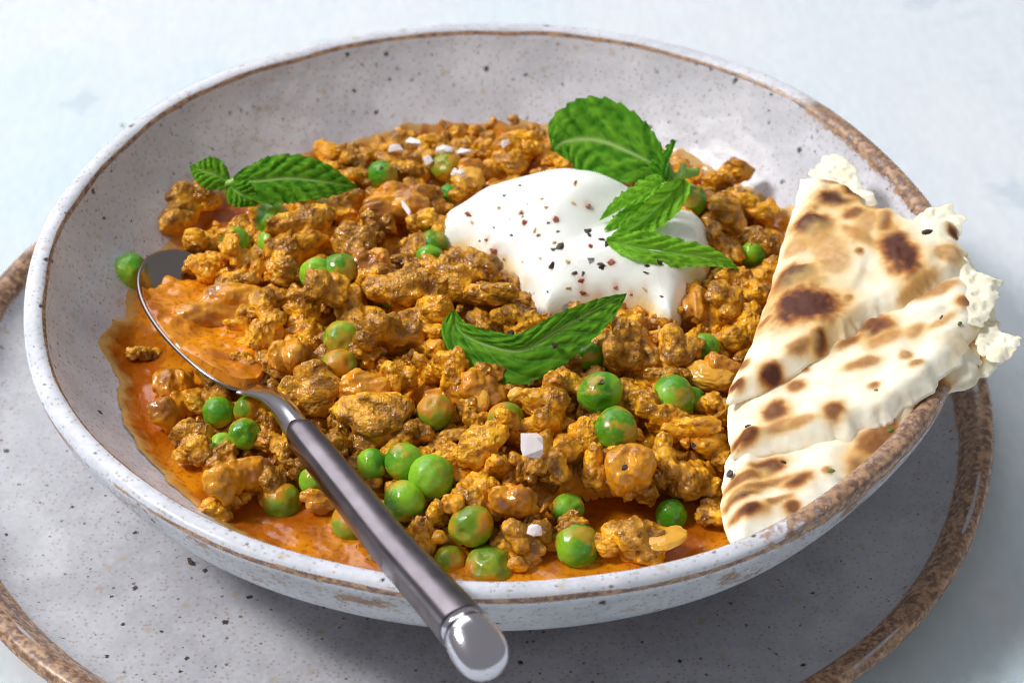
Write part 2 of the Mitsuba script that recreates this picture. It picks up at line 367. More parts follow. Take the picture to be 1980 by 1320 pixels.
scene["onion_flesh"] = {"type": "principled", "base_color": tex(lambda p, n, uv: mix((0.62, 0.27, 0.02), (0.78, 0.42, 0.05), fbm(p.x * 260, p.y * 260, p.z * 260, 2))), "roughness": 0.18, "specular": 0.6}

# ---------------------------------------------------------------- table, plate, bowl
tv = np.array([[-1.6, -1.0, 0], [1.6, -1.0, 0], [1.6, 2.2, 0], [-1.6, 2.2, 0.0]])
put("tabletop", mikit.ply((np.vstack([tv, tv - [0, 0, 0.04]]), np.array([[0, 1, 2, 3], [7, 6, 5, 4], [0, 4, 5, 1], [1, 5, 6, 2], [2, 6, 7, 3], [3, 7, 4, 0]])), "table_paint"), kind="structure",
    label="pale blue and white painted tabletop under the plate")

def wob_plate(th, r, z):
    w = 0.0012 * np.sin(2 * th + 0.6) + 0.0008 * np.sin(3 * th + 2) + 0.0004 * np.sin(7 * th)
    return r + w * sst(0.09, 0.125, r), z + 0.0005 * np.sin(3 * th + 1) * sst(0.1, 0.125, r)
plate_pr = smooth_profile([(0.0, 0.0062), (0.09, 0.0062), (0.108, 0.0063), (0.1165, 0.0074), (0.1205, 0.0104), (0.1225, 0.0132), (0.1245, 0.0146), (0.1268, 0.0148), (0.1284, 0.0138), (0.1287, 0.0118), (0.1265, 0.0085), (0.1200, 0.0040), (0.1120, 0.0012), (0.105, 0.0004), (0.0, 0.0004)], 0.0011)
ply_plate, _ = lathe(plate_pr, 220, wob_plate, "plate_glaze", 0.12)
put("plate", ply_plate, to_world=T().translate([-0.0077, -0.0025, 0.0003]), label="speckled pale grey stoneware plate with a rough brown rim under the bowl", category="plate")

def wob_bowl(th, r, z):
    w = 0.0005 * np.sin(2 * th + 1) + 0.0004 * np.sin(5 * th + 2) + 0.0002 * np.sin(11 * th)
    zz = 0.0003 * np.sin(3 * th) + 0.00025 * np.sin(8 * th + 1)
    k = sst(0.08, 0.105, r)
    return r + w * k, z + zz * k
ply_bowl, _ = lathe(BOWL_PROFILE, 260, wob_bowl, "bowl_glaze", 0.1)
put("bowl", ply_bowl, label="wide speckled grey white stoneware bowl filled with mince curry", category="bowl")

# ---------------------------------------------------------------- sauce
nth, nr = 400, 150
th = np.linspace(0, 2 * np.pi, nth, endpoint=False)[:, None]
q3 = np.stack([np.cos(th) * 3, np.sin(th) * 3, th * 0], -1)
edge = 0.0905 + 0.0018 * (meshkit.fbm(q3 * 1.3 + 7, 3) - 0.5) * 2 + 0.0016 * (meshkit.fbm(q3 * 6 + 3, 3) - 0.5) * 2
edge = edge + 0.0006 * (meshkit.fbm(q3 * 22 + 3, 3) - 0.5) * 2 + 0.0040 * np.exp(-((th - np.radians(187)) / 0.07) ** 2) + 0.0014 * np.exp(-((th - np.radians(200)) / 0.25) ** 2) + 0.0012 * np.exp(-((th - np.radians(92)) / 0.35) ** 2)
rr = np.linspace(0.001, 1, nr)[None] ** 0.8 * edge
sx, sy = rr * np.cos(th), rr * np.sin(th)
film = wall_z(rr) + 0.00028 * sst(1.0, 0.985, rr / edge) + 0.00002
pool = SAUCE_Z + 0.0010 * (meshkit.fbm(np.stack([sx, sy, sx * 0], -1) * 90, 3) - 0.5)
sz = np.maximum(film, pool)
sz = sz + 0.0004 * np.exp(-((film - pool) / 0.0012) ** 2)
sv = np.stack([sx, sy, sz], -1).reshape(-1, 3)
put("curry_sauce", mikit.ply((sv, np.vstack([grid_faces(nth, nr, True)])), "sauce_oily", smooth=True, uv=np.stack([rr / edge, (wall_z(rr) - SAUCE_Z) * 1e3], -1).reshape(-1, 2)), kind="stuff", label="glossy orange curry sauce pooled in the bowl around the mince", category="sauce")

# ---------------------------------------------------------------- mince: a crumbly bed and loose chunks on it
g = np.arange(-0.088, 0.0881, 0.00048)
bx, by = np.meshgrid(g, g, indexing="ij")
P3 = np.stack([bx, by, bx * 0], -1)
gran = 1 - np.abs(2 * meshkit.noise(P3 * 420 + 40) - 1)
gran2 = 1 - np.abs(2 * meshkit.noise(P3 * 800 + 90, 5) - 1)
lump = meshkit.fbm(P3 * 150 + 20, 2, 3)
bz = heap(bx, by) - 0.0050 + 0.0085 * (lump - 0.5) + 0.0024 * gran * sst(0.25, 0.6, lump) + 0.0012 * gran2
bz = bz - 0.006 * pools(bx, by) - 0.02 * sst(0.080, 0.089, np.hypot(bx, by))
keep = (bz > SAUCE_Z - 0.002) & (np.hypot(bx, by) < 0.088)
fq = grid_faces(len(g), len(g))
fq = fq[keep.reshape(-1)[fq].all(1)]
bed = trimesh.Trimesh(np.stack([bx, by, bz], -1).reshape(-1, 3), np.vstack([fq[:, [0, 1, 2]], fq[:, [0, 2, 3]]]), process=False)
bed.remove_unreferenced_vertices()
put("minced_meat", mikit.ply(bed, "lump_wet", smooth=True), kind="stuff", label="crumbly browned minced meat filling the bowl beneath the larger chunks", category="minced meat")

rng = np.random.default_rng(11)
def mince_proto(kind, seed):
    """One chunk of about unit half-size 10 mm: short worms of minced meat stuck together, bumpy from grains."""
    r = np.random.default_rng(seed)
    P, R = [], []
    ncore, nbump, k, amp, fr = {"chunk": (10, 210, 0.00022, 0.00075, 500), "smooth": (10, 90, 0.00055, 0.00110, 300), "crumb": (3, 40, 0.00022, 0.00070, 520)}[kind]
    c, d = np.zeros(3), nrm(r.normal(size=3) * [1, 1, 0.5])
    for _ in range(ncore):
        w = {"chunk": r.uniform(0.0014, 0.0031), "smooth": r.uniform(0.0014, 0.0032), "crumb": r.uniform(0.0013, 0.0022)}[kind]
        P.append(c.copy())
        R.append(w)
        d = nrm(d * 0.5 + r.normal(size=3) * [1, 1, 0.7])
        c = (P[int(r.integers(len(P)))] if r.random() < 0.45 else c) + d * w * r.uniform(1.0, 1.7)
    C0, R0 = np.array(P), np.array(R)
    while len(P) < ncore + nbump:
        d, b = nrm(r.normal(size=3)), int(r.integers(ncore))
        q = C0[b] + d * R0[b] * r.uniform(0.92, 1.10)
        if ((np.linalg.norm(C0 - q, axis=1) - R0) < -0.0004).any():
            if r.random() < 0.97:
                continue
        P.append(q)
        R.append(r.uniform(0.00035, 0.00095) if kind != "smooth" else r.uniform(0.0005, 0.0015))
    P, R = np.array(P), np.array(R)
    P -= P.mean(0)
    ext = np.abs(P).max(0)
    off = r.uniform(0, 50, 3)
    f = lambda q: amp * (meshkit.fbm(q * fr + off, 3, 2) - 0.5) * 1.6 - 0.5 * amp * (0.5 - np.abs(2 * meshkit.noise(q * fr * 2.1 + off, 5) - 1))
    h = 0.00053 if kind == 'chunk' else 0.00047
    v, fc = blobs(P, R, h, k, disp=f)
    comps = trimesh.Trimesh(v, fc, process=False)
    half = (v.max(0) - v.min(0)) / 2
    return comps, half

PROTO = {"chunk": [mince_proto("chunk", 100 + i) for i in range(16)], "smooth": [mince_proto("smooth", 300 + i) for i in range(9)], "crumb": [mince_proto("crumb", 500 + i) for i in range(8)]}
PLY = {k: [(mikit.ply(m, "lump_wet" if k == "smooth" else "mince_wet", smooth=True), half) for m, half in v] for k, v in PROTO.items()}

# x, y, z of the middle, half-width, half-depth, height scale (mm), turn (deg), kind
CHUNKS = [
    (-82.67, 42.94, 31.81, 10.87, 6.41, 6.75, 38.0, 'chunk', 'long browned mince chunk against the bowl wall under the small mint sprig'),
    (-75.86, 50.57, 33.44, 5.29, 4.74, 4.66, -0.0, 'chunk'),
    (-88.62, 36.7, 30.25, 4.18, 3.62, 3.58, -0.0, 'chunk'),
    (-72.0, 26.2, 35.82, 6.97, 5.02, 5.1, -10.0, 'chunk', "mince chunk just behind the spoon's tip"),
    (-61.6, 13.76, 39.04, 5.85, 6.69, 5.78, -0.0, 'chunk'),
    (-63.74, -1.71, 36.45, 13.39, 6.12, 6.81, 8.0, 'smooth', "large smooth saucy meat lump lying in the spoon's bowl"),
    (-54.75, -12.93, 39.32, 6.13, 5.02, 5.0, -0.0, 'chunk'),
    (-57.76, -21.28, 36.7, 4.18, 3.06, 3.11, -0.0, 'chunk'),
    (-69.63, 14.12, 36.7, 5.57, 4.46, 4.46, -0.0, 'chunk'),
    (-73.61, 17.08, 35.15, 3.62, 3.06, 3.04, -0.0, 'chunk'),
    (-62.59, 4.1, 38.23, 6.13, 4.74, 4.76, -0.0, 'chunk'),
    (-56.31, -3.34, 37.9, 5.57, 5.57, 5.41, -0.0, 'chunk'),
    (-46.13, 26.49, 38.99, 11.42, 7.24, 7.53, 25.0, 'chunk', "big mince chunk below the small mint sprig's longest leaf"),
    (-50.93, 21.63, 37.74, 6.97, 6.27, 6.16, -0.0, 'chunk'),
    (-34.76, 20.24, 41.48, 5.85, 5.02, 4.97, -0.0, 'chunk'),
    (-44.4, 37.1, 36.81, 9.75, 4.18, 4.72, -10.0, 'chunk'),
    (-24.71, 35.99, 40.73, 11.22, 6.38, 6.77, 15.0, 'smooth', 'smooth orange meat lump carrying the thin salt sliver'),
    (-15.97, 27.33, 40.53, 6.41, 5.02, 5.03, -0.0, 'chunk'),
    (-30.76, 27.67, 40.0, 5.57, 4.18, 4.22, -0.0, 'chunk'),
    (-51.64, 11.82, 38.01, 6.13, 6.41, 5.98, -0.0, 'chunk'),
    (-43.41, -1.91, 38.6, 6.97, 5.85, 5.81, -0.0, 'chunk'),
    (-35.38, -4.55, 40.84, 9.19, 8.92, 8.68, -0.0, 'chunk'),
    (-31.62, 9.45, 41.02, 6.38, 5.36, 5.32, -20.0, 'smooth'),
    (-27.66, 5.38, 40.29, 6.13, 5.29, 5.24, -0.0, 'chunk'),
    (-19.34, 0.53, 41.08, 11.98, 7.24, 7.6, 10.0, 'chunk'),
    (-21.72, -15.14, 41.77, 11.98, 9.19, 9.25, -0.0, 'chunk', 'broad mince chunk in the middle of the heap left of the lone leaf'),
    (-18.02, 4.56, 41.11, 4.74, 7.8, 4.96, -0.0, 'chunk'),
    (-6.42, 3.66, 42.82, 10.03, 7.52, 7.6, -20.0, 'chunk', "mince chunk pressed against the yogurt's lower edge"),
    (1.12, -2.29, 42.12, 8.08, 6.41, 6.42, -10.0, 'chunk', 'mince chunk between the yogurt and the lone mint leaf'),
    (5.51, -8.53, 39.8, 6.41, 4.74, 4.8, -0.0, 'chunk'),
    (-51.83, -15.4, 37.47, 5.29, 7.24, 5.37, -0.0, 'chunk'),
    (-47.06, -22.26, 39.29, 5.36, 7.91, 5.5, -0.0, 'smooth', "pointed saucy meat lump beside the spoon's neck"),
    (-52.34, -21.48, 36.19, 4.74, 5.85, 4.73, -0.0, 'chunk'),
    (-41.7, -33.83, 37.43, 8.08, 6.41, 6.42, -0.0, 'chunk'),
    (-28.76, -34.68, 40.43, 6.89, 4.34, 4.51, 15.0, 'smooth'),
    (-26.32, -43.13, 39.54, 9.75, 6.97, 7.09, -0.0, 'chunk', "mince chunk right of the spoon's collar"),
    (-49.56, -40.18, 35.41, 3.9, 4.74, 3.88, -0.0, 'chunk'),
    (-46.21, -48.27, 34.8, 3.34, 5.57, 3.51, -0.0, 'chunk'),
    (-75.67, -22.31, 30.09, 5.1, 5.36, 4.98, -0.0, 'smooth'),
    (-73.19, -28.87, 28.59, 6.63, 8.42, 6.65, -0.0, 'smooth', "large smooth lump in the sauce pool below the spoon's bowl"),
    (-82.34, -8.23, 26.66, 5.57, 3.34, 3.51, -0.0, 'chunk', 'small brown mince chunk alone in the sauce by the bowl wall'),
    (-66.5, -47.0, 31.69, 5.57, 4.74, 4.69, -0.0, 'chunk', 'brown mince chunk next to the big shiny lump at the front wall'),
    (-56.45, -57.67, 33.26, 7.4, 8.42, 7.3, -0.0, 'smooth', "big shiny lump at the bowl's front wall below the spoon's neck"),
    (-59.84, -63.96, 29.64, 5.02, 3.62, 3.68, -0.0, 'chunk'),
    (-51.54, -45.39, 33.7, 2.79, 2.51, 2.47, -0.0, 'crumb'),
    (-42.72, -53.62, 32.98, 3.62, 2.79, 2.8, -0.0, 'chunk'),
    (-38.16, -59.53, 29.09, 4.34, 4.08, 3.99, -0.0, 'smooth', 'round lump in the sauce left of the spoon handle'),
    (-10.78, -28.16, 40.26, 9.19, 7.8, 7.73, -0.0, 'chunk'),
    (-3.13, -35.19, 39.37, 7.65, 5.61, 5.69, -0.0, 'smooth'),
    (2.12, -30.64, 40.27, 6.13, 4.46, 4.52, -0.0, 'chunk'),
    (-11.34, -17.86, 40.29, 6.97, 5.57, 5.57, -0.0, 'chunk'),
    (-5.06, -53.15, 38.46, 9.75, 5.57, 5.91, 5.0, 'chunk', 'mince chunk left of the big salt crystal'),
    (-9.01, -56.4, 36.2, 5.57, 4.18, 4.22, -0.0, 'chunk'),
    (5.82, -45.43, 39.11, 7.8, 5.57, 5.67, -0.0, 'chunk'),
    (16.93, -32.9, 40.93, 6.41, 5.29, 5.27, -0.0, 'chunk'),
    (13.37, -42.07, 40.2, 6.97, 6.69, 6.52, -0.0, 'chunk'),
    (9.94, -55.49, 38.09, 6.69, 7.8, 6.62, -20.0, 'chunk'),
    (14.55, -56.72, 36.98, 4.18, 6.97, 4.39, -0.0, 'chunk'),
    (5.13, -66.7, 35.9, 5.87, 5.1, 5.04, -0.0, 'smooth', 'smooth round lump just below the big salt crystal'),
    (-2.49, -65.44, 35.35, 6.41, 5.57, 5.51, -0.0, 'chunk'),
    (-7.55, -67.46, 35.57, 3.32, 4.34, 3.34, -0.0, 'smooth'),
    (6.49, -72.75, 30.78, 7.24, 5.57, 5.61, -0.0, 'chunk'),
    (7.56, -75.96, 28.43, 5.57, 3.9, 3.98, -0.0, 'chunk', 'mince chunk at the front rim below the small clear salt crystal'),
    (18.03, -50.1, 38.07, 7.24, 6.13, 6.08, -0.0, 'chunk'),
    (24.39, -54.58, 36.02, 5.57, 6.41, 5.51, -0.0, 'chunk'),
    (30.12, -55.67, 36.34, 6.89, 8.93, 6.92, -10.0, 'smooth', 'big saucy lump below the bright clean pea'),
    (34.18, -59.07, 33.31, 5.57, 5.02, 4.93, -0.0, 'chunk'),
    (40.35, -53.43, 36.08, 5.57, 6.97, 5.57, -0.0, 'chunk', 'mince chunk leaning on the big saucy lump at its bread side'),
    (43.09, -54.58, 31.72, 3.83, 5.1, 3.86, -0.0, 'smooth'),
    (28.42, -20.79, 41.92, 6.97, 7.24, 6.79, -0.0, 'chunk'),
    (33.89, -18.76, 41.92, 6.41, 6.69, 6.25, -0.0, 'chunk', "mince chunk directly under the yogurt's front drip"),
    (40.57, -20.02, 39.97, 9.19, 7.52, 7.5, -0.0, 'chunk', "mince chunk between the yogurt's drip and the dull pea"),
    (47.94, -1.96, 40.42, 3.83, 6.63, 4.05, -0.0, 'smooth', "brown lump squeezed against the yogurt's drip"),
    (53.04, -24.78, 38.7, 5.61, 4.59, 4.58, 20.0, 'smooth'),
    (33.42, -38.22, 38.83, 8.36, 5.57, 5.74, -0.0, 'chunk'),
    (46.28, -42.65, 36.72, 8.08, 6.41, 6.42, -0.0, 'chunk', 'mince chunk below the yellow onion piece'),
    (51.34, -35.65, 36.97, 5.02, 4.18, 4.15, -0.0, 'chunk'),
    (46.65, -53.79, 31.07, 6.41, 7.24, 6.32, -0.0, 'chunk'),
    (50.75, -61.73, 29.08, 5.02, 6.69, 5.07, -0.0, 'chunk', 'mince chunk tucked beside the lowest fold of the flatbread'),
    (32.71, -72.93, 30.73, 8.08, 6.13, 6.18, -0.0, 'chunk', 'mince chunk half sunk in the front sauce pool'),
    (26.53, -72.87, 29.76, 5.57, 4.18, 4.22, -0.0, 'chunk'),
    (58.55, 56.33, 36.27, 7.24, 4.74, 4.9, -0.0, 'chunk'),
    (63.15, 44.99, 36.34, 8.08, 5.29, 5.47, -20.0, 'chunk'),
    (57.16, 35.72, 38.95, 6.41, 5.02, 5.03, -0.0, 'chunk'),
    (68.35, 47.12, 30.79, 4.74, 5.02, 4.63, -0.0, 'chunk', 'mince chunk at the back wall nearest the flatbread'),
    (63.33, 28.17, 36.61, 6.97, 5.02, 5.1, -0.0, 'chunk'),
    (71.04, 37.49, 29.77, 4.18, 4.18, 4.05, -0.0, 'chunk'),
    (56.33, 22.08, 39.46, 5.57, 5.57, 5.41, -0.0, 'chunk'),
    (52.84, 40.61, 39.33, 4.59, 3.83, 3.8, -0.0, 'smooth'),
    (58.93, 53.73, 38.12, 4.18, 3.06, 3.11, -0.0, 'chunk', 'mince peak at the back wall behind the mint stem'),
    (-37.36, 69.99, 32.3, 7.24, 3.9, 4.19, 10.0, 'chunk'),
    (-23.74, 71.53, 33.97, 8.64, 3.9, 4.35, -0.0, 'chunk'),
    (-42.29, 62.35, 32.92, 5.57, 3.62, 3.75, -0.0, 'chunk', "mince chunk at the back wall above the small mint sprig's tip"),
    (-16.54, 61.7, 37.14, 6.97, 4.18, 4.39, -0.0, 'chunk'),
    (-4.5, 65.02, 37.19, 6.41, 4.46, 4.56, -0.0, 'chunk'),
    (4.93, 65.06, 38.97, 6.97, 4.74, 4.86, -0.0, 'chunk', "mince peak at the back behind the yogurt's top"),
    (1.66, 55.59, 40.13, 6.69, 4.18, 4.35, -0.0, 'chunk'),
    (-6.25, 52.44, 40.25, 5.87, 4.08, 4.17, -0.0, 'smooth'),
    (11.01, 63.26, 38.7, 4.74, 3.62, 3.65, -0.0, 'chunk'),
    (-9.34, 43.66, 39.66, 4.18, 3.06, 3.11, -0.0, 'chunk'),
    (-24.43, 57.24, 36.53, 6.97, 4.18, 4.39, -0.0, 'chunk'),
    (-36.36, 54.78, 35.59, 6.97, 4.18, 4.39, -0.0, 'chunk'),
    (54.91, -2.37, 39.31, 7.24, 6.13, 6.08, -0.0, 'chunk'),
    (60.51, 6.79, 38.53, 6.97, 6.13, 6.05, -0.0, 'chunk'),
    (66.33, 15.82, 36.42, 4.74, 4.46, 4.36, -0.0, 'chunk'),
    (57.64, -10.02, 37.61, 6.97, 6.13, 6.05, -0.0, 'chunk'),
    (55.51, 8.3, 39.64, 5.57, 5.02, 4.93, -0.0, 'chunk'),
    (61.15, -3.64, 37.28, 5.57, 5.57, 5.41, -0.0, 'chunk'),
    (40.27, -29.41, 38.44, 5.57, 4.74, 4.69, -0.0, 'chunk'),
    (50.25, -47.36, 34.72, 5.02, 4.74, 4.63, -0.0, 'chunk'),
    (-17.5, -45.24, 37.69, 5.02, 4.18, 4.15, -0.0, 'chunk'),
    (-20.93, -47.32, 36.35, 4.18, 3.62, 3.58, -0.0, 'chunk'),
    (-13.92, -13.13, 40.29, 5.57, 5.57, 5.41, -0.0, 'chunk'),
    (-37.75, -21.95, 37.66, 5.02, 5.57, 4.93, -0.0, 'chunk'),
    (-30.6, -19.87, 39.21, 5.02, 4.74, 4.63, -0.0, 'chunk'),
    (-5.94, -40.92, 38.81, 5.57, 5.02, 4.93, -0.0, 'chunk'),
    (-0.92, -58.56, 36.01, 5.57, 4.74, 4.69, -0.0, 'chunk'),
    (22.14, -45.39, 38.63, 4.18, 4.18, 4.05, -0.0, 'chunk'),
    (39.87, -41.32, 36.98, 5.02, 4.18, 4.15, -0.0, 'chunk'),
    (-22.79, -31.52, 39.73, 5.57, 5.02, 4.93, -0.0, 'chunk'),
    (-34.94, -47.72, 34.86, 4.74, 4.18, 4.12, -0.0, 'chunk'),
    (-21.92, -50.9, 36.41, 3.62, 2.79, 2.8, -0.0, 'crumb'),
    (-26.42, -65.56, 32.62, 5.02, 4.18, 4.15, -0.0, 'chunk'),
    (-13.14, -70.2, 32.61, 4.74, 5.02, 4.63, -0.0, 'chunk'),
    (-14.22, -72.83, 28.85, 5.57, 4.74, 4.69, -0.0, 'chunk'),
    (-58.27, -9.59, 36.56, 5.57, 2.79, 3.04, -0.0, 'crumb'),
    (-19.89, -73.21, 27.52, 5.02, 3.62, 3.68, -0.0, 'chunk'),
    (-22.61, -76.03, 26.28, 5.02, 3.06, 3.21, -0.0, 'chunk'),
    (51.85, 52.35, 33.95, 5.14, 4.04, 3.85, 19.0, 'chunk'),
    (-45.13, -11.06, 36.07, 6.33, 6.14, 4.75, 304.0, 'chunk'),
    (30.46, 62.92, 34.54, 4.39, 4.25, 3.29, 314.0, 'chunk'),
    (-29.76, 52.06, 34.82, 4.62, 3.44, 3.47, 251.0, 'chunk'),
    (-17.1, 74.2, 31.92, 5.25, 4.05, 3.93, 267.0, 'chunk'),
    (-20.99, 50.75, 35.92, 4.3, 3.52, 3.23, 287.0, 'chunk'),
    (19.13, 74.97, 32.32, 6.38, 5.85, 4.78, 291.0, 'chunk'),
    (-59.01, 36.19, 32.39, 6.0, 4.93, 4.5, 199.0, 'chunk'),
    (-3.49, 77.95, 31.77, 4.62, 3.8, 3.47, 0.0, 'chunk'),
    (-53.1, 54.95, 31.29, 4.21, 3.46, 3.16, 26.0, 'chunk'),
    (61.94, -37.62, 32.28, 4.96, 3.56, 3.72, 1.0, 'chunk'),
    (-3.31, -7.69, 37.68, 5.53, 5.3, 4.15, 121.0, 'chunk'),
    (49.92, -17.17, 36.36, 5.34, 4.92, 4.01, 180.0, 'chunk'),
    (32.43, 33.54, 40.22, 3.81, 2.72, 2.86, 54.0, 'chunk'),
    (0.87, 38.31, 38.58, 5.19, 4.13, 3.89, 178.0, 'chunk'),
    (9.67, -1.59, 38.13, 5.35, 4.92, 4.02, 189.0, 'chunk'),
    (30.25, 0.28, 38.62, 5.23, 4.37, 3.92, 99.0, 'chunk'),
    (-50.75, 39.56, 33.5, 4.45, 3.38, 3.34, 117.0, 'chunk'),
    (66.38, -43.82, 30.92, 5.39, 5.26, 4.04, 37.0, 'chunk'),
    (60.19, -17.67, 34.59, 5.83, 4.65, 4.37, 225.0, 'chunk'),
    (44.17, 54.9, 34.79, 5.06, 4.13, 3.79, 341.0, 'chunk'),
    (-74.4, 7.07, 30.95, 4.95, 3.5, 3.71, 56.0, 'chunk'),
    (-65.73, -15.33, 32.08, 5.88, 4.15, 4.41, 24.0, 'chunk'),
    (-16.26, 41.0, 37.44, 5.65, 4.28, 4.24, 120.0, 'chunk'),
    (30.96, 49.02, 37.91, 4.67, 3.89, 3.5, 24.0, 'chunk'),
    (0.37, 9.72, 38.22, 5.38, 4.68, 4.03, 290.0, 'chunk'),
    (-43.51, 55.32, 32.56, 3.82, 2.74, 2.86, 22.0, 'chunk'),
    (-37.12, 39.88, 35.57, 6.38, 5.61, 4.78, 30.0, 'chunk'),
    (52.37, 28.35, 37.34, 5.07, 4.55, 3.81, 94.0, 'chunk'),
    (-69.96, 32.76, 30.79, 5.15, 4.42, 3.87, 265.0, 'chunk'),
    (70.64, -10.06, 33.01, 3.97, 3.2, 2.98, 189.0, 'chunk'),
    (41.33, 67.43, 32.39, 5.02, 3.87, 3.76, 328.0, 'chunk'),
    (47.33, 9.64, 38.41, 5.15, 3.97, 3.86, 234.0, 'chunk'),
    (35.16, 54.85, 36.08, 3.82, 3.71, 2.86, 33.0, 'chunk'),
    (-45.29, 5.36, 36.39, 6.39, 4.8, 4.79, 304.0, 'chunk'),
    (46.73, 17.17, 38.79, 5.21, 4.46, 3.91, 37.0, 'chunk'),
    (38.95, -5.68, 38.16, 4.95, 4.76, 3.71, 2.0, 'chunk'),
    (26.1, 55.71, 36.67, 5.19, 3.7, 3.89, 193.0, 'chunk'),
    (58.6, -47.26, 31.59, 5.2, 4.83, 3.9, 42.0, 'chunk'),
    (72.87, -33.08, 30.99, 4.31, 3.52, 3.24, 186.0, 'chunk'),
    (19.41, -17.27, 37.72, 5.58, 3.94, 4.18, 334.0, 'chunk'),
    (-2.55, -23.88, 37.54, 4.07, 3.93, 3.05, 54.0, 'chunk'),
    (38.94, -12.86, 37.77, 5.09, 4.6, 3.82, 6.0, 'chunk'),
    (-65.22, -23.14, 31.69, 5.55, 5.25, 4.16, 275.0, 'chunk'),
    (10.98, 51.32, 37.8, 5.59, 4.04, 4.19, 353.0, 'chunk'),
    (8.01, 72.92, 32.96, 5.93, 4.33, 4.45, 85.0, 'chunk'),
    (-60.54, 56.67, 30.17, 5.07, 4.46, 3.8, 238.0, 'chunk'),
    (-7.21, 10.26, 37.92, 5.77, 4.73, 4.33, 6.0, 'chunk'),
    (-27.52, -54.85, 33.2, 5.11, 5.03, 3.83, 77.0, 'chunk'),
    (47.7, 62.1, 32.68, 5.99, 4.46, 4.49, 321.0, 'chunk'),
    (-64.63, 39.85, 31.13, 3.92, 3.1, 2.94, 47.0, 'chunk'),
    (16.56, -2.26, 38.27, 5.69, 5.67, 4.27, 120.0, 'chunk'),
    (41.17, 45.27, 37.39, 4.08, 3.05, 3.06, 130.0, 'chunk'),
    (6.65, -35.51, 37.38, 5.23, 4.61, 3.92, 121.0, 'chunk'),
    (17.26, 43.2, 39.32, 4.72, 3.95, 3.54, 47.0, 'chunk'),
    (-40.0, 46.11, 34.38, 5.3, 4.53, 3.97, 206.0, 'chunk'),
    (-18.53, -62.98, 32.41, 6.35, 4.75, 4.76, 324.0, 'chunk'),
    (81.05, -5.32, 31.14, 4.11, 3.45, 3.08, 196.0, 'chunk'),
    (67.93, -16.58, 33.17, 4.32, 3.8, 3.24, 156.0, 'chunk'),
    (28.02, 39.81, 39.8, 4.48, 4.03, 3.36, 81.0, 'chunk'),
    (5.75, -16.27, 37.64, 6.17, 5.53, 4.63, 203.0, 'chunk'),
    (45.44, 35.19, 38.23, 5.59, 4.26, 4.19, 122.0, 'chunk'),
    (-44.71, 69.77, 30.39, 5.67, 5.43, 4.26, 282.0, 'chunk'),
    (39.0, 29.68, 39.83, 5.85, 4.19, 4.39, 59.0, 'chunk'),
    (39.46, 60.57, 34.16, 5.53, 4.77, 4.15, 332.0, 'chunk'),
    (74.89, 2.82, 32.51, 4.5, 3.44, 3.38, 89.0, 'chunk'),
    (76.99, 21.37, 31.8, 5.67, 4.04, 4.25, 183.0, 'chunk'),
    (-60.49, 47.54, 31.06, 4.37, 4.25, 3.27, 265.0, 'chunk'),
    (68.91, 7.7, 33.87, 6.2, 5.2, 4.65, 123.0, 'chunk'),
    (-59.22, -49.32, 30.26, 6.35, 4.81, 4.76, 59.0, 'chunk'),
    (-17.09, 19.72, 37.73, 6.09, 6.07, 4.57, 128.0, 'chunk'),
    (22.78, -38.08, 36.82, 5.63, 4.32, 4.22, 290.0, 'chunk'),
    (-28.46, 66.54, 32.47, 4.62, 4.33, 3.47, 271.0, 'chunk'),
    (-21.2, -22.36, 37.49, 4.96, 4.07, 3.72, 152.0, 'chunk'),
    (-55.63, 29.74, 33.56, 5.4, 4.81, 4.05, 335.0, 'chunk'),
    (-10.59, 21.32, 37.94, 5.04, 3.63, 3.78, 99.0, 'chunk'),
    (57.38, -54.17, 30.86, 4.96, 4.47, 3.72, 148.0, 'chunk'),
    (9.72, 80.77, 31.31, 4.2, 3.05, 3.15, 301.0, 'chunk'),
    (12.02, -13.58, 37.75, 5.95, 5.54, 4.46, 11.0, 'chunk'),
    (-59.01, -33.66, 31.88, 4.86, 4.43, 3.64, 142.0, 'chunk'),
    (-41.95, 15.53, 36.65, 4.12, 3.82, 3.09, 210.0, 'chunk'),
    (16.85, 55.21, 37.07, 4.68, 4.61, 3.51, 166.0, 'chunk'),
    (32.54, -30.59, 36.99, 5.37, 5.02, 4.03, 271.0, 'chunk'),
    (-9.63, 80.62, 31.09, 5.7, 4.83, 4.27, 354.0, 'chunk'),
    (25.73, -11.85, 37.92, 3.91, 3.25, 2.93, 89.0, 'chunk'),
    (28.93, 73.85, 32.08, 6.11, 5.46, 4.58, 168.0, 'chunk'),
    (-5.24, 31.18, 38.25, 6.15, 5.84, 4.61, 223.0, 'chunk'),
    (50.68, -7.98, 36.91, 4.03, 3.05, 3.02, 228.0, 'chunk'),
    (76.89, 10.45, 32.09, 4.51, 4.01, 3.39, 125.0, 'chunk'),
    (-4.87, -14.34, 37.59, 4.96, 3.59, 3.72, 315.0, 'chunk'),
    (8.59, 10.54, 38.68, 4.22, 3.01, 3.16, 198.0, 'chunk'),
    (17.33, -69.73, 31.54, 4.52, 3.68, 3.39, 183.0, 'chunk'),
    (-68.72, -39.51, 29.97, 5.38, 4.75, 4.04, 6.0, 'chunk'),
    (-13.03, -39.42, 36.74, 3.84, 3.78, 2.88, 10.0, 'chunk'),
    (-28.4, -5.33, 37.52, 4.46, 4.22, 3.35, 332.0, 'chunk'),
    (-25.7, 12.81, 37.57, 4.54, 3.57, 3.4, 237.0, 'chunk'),
    (-9.82, -47.09, 35.83, 5.0, 4.92, 3.75, 114.0, 'chunk'),
    (43.82, 3.61, 38.48, 5.55, 4.47, 4.17, 167.0, 'chunk'),
    (20.15, -25.02, 37.59, 5.45, 5.39, 4.09, 198.0, 'chunk'),
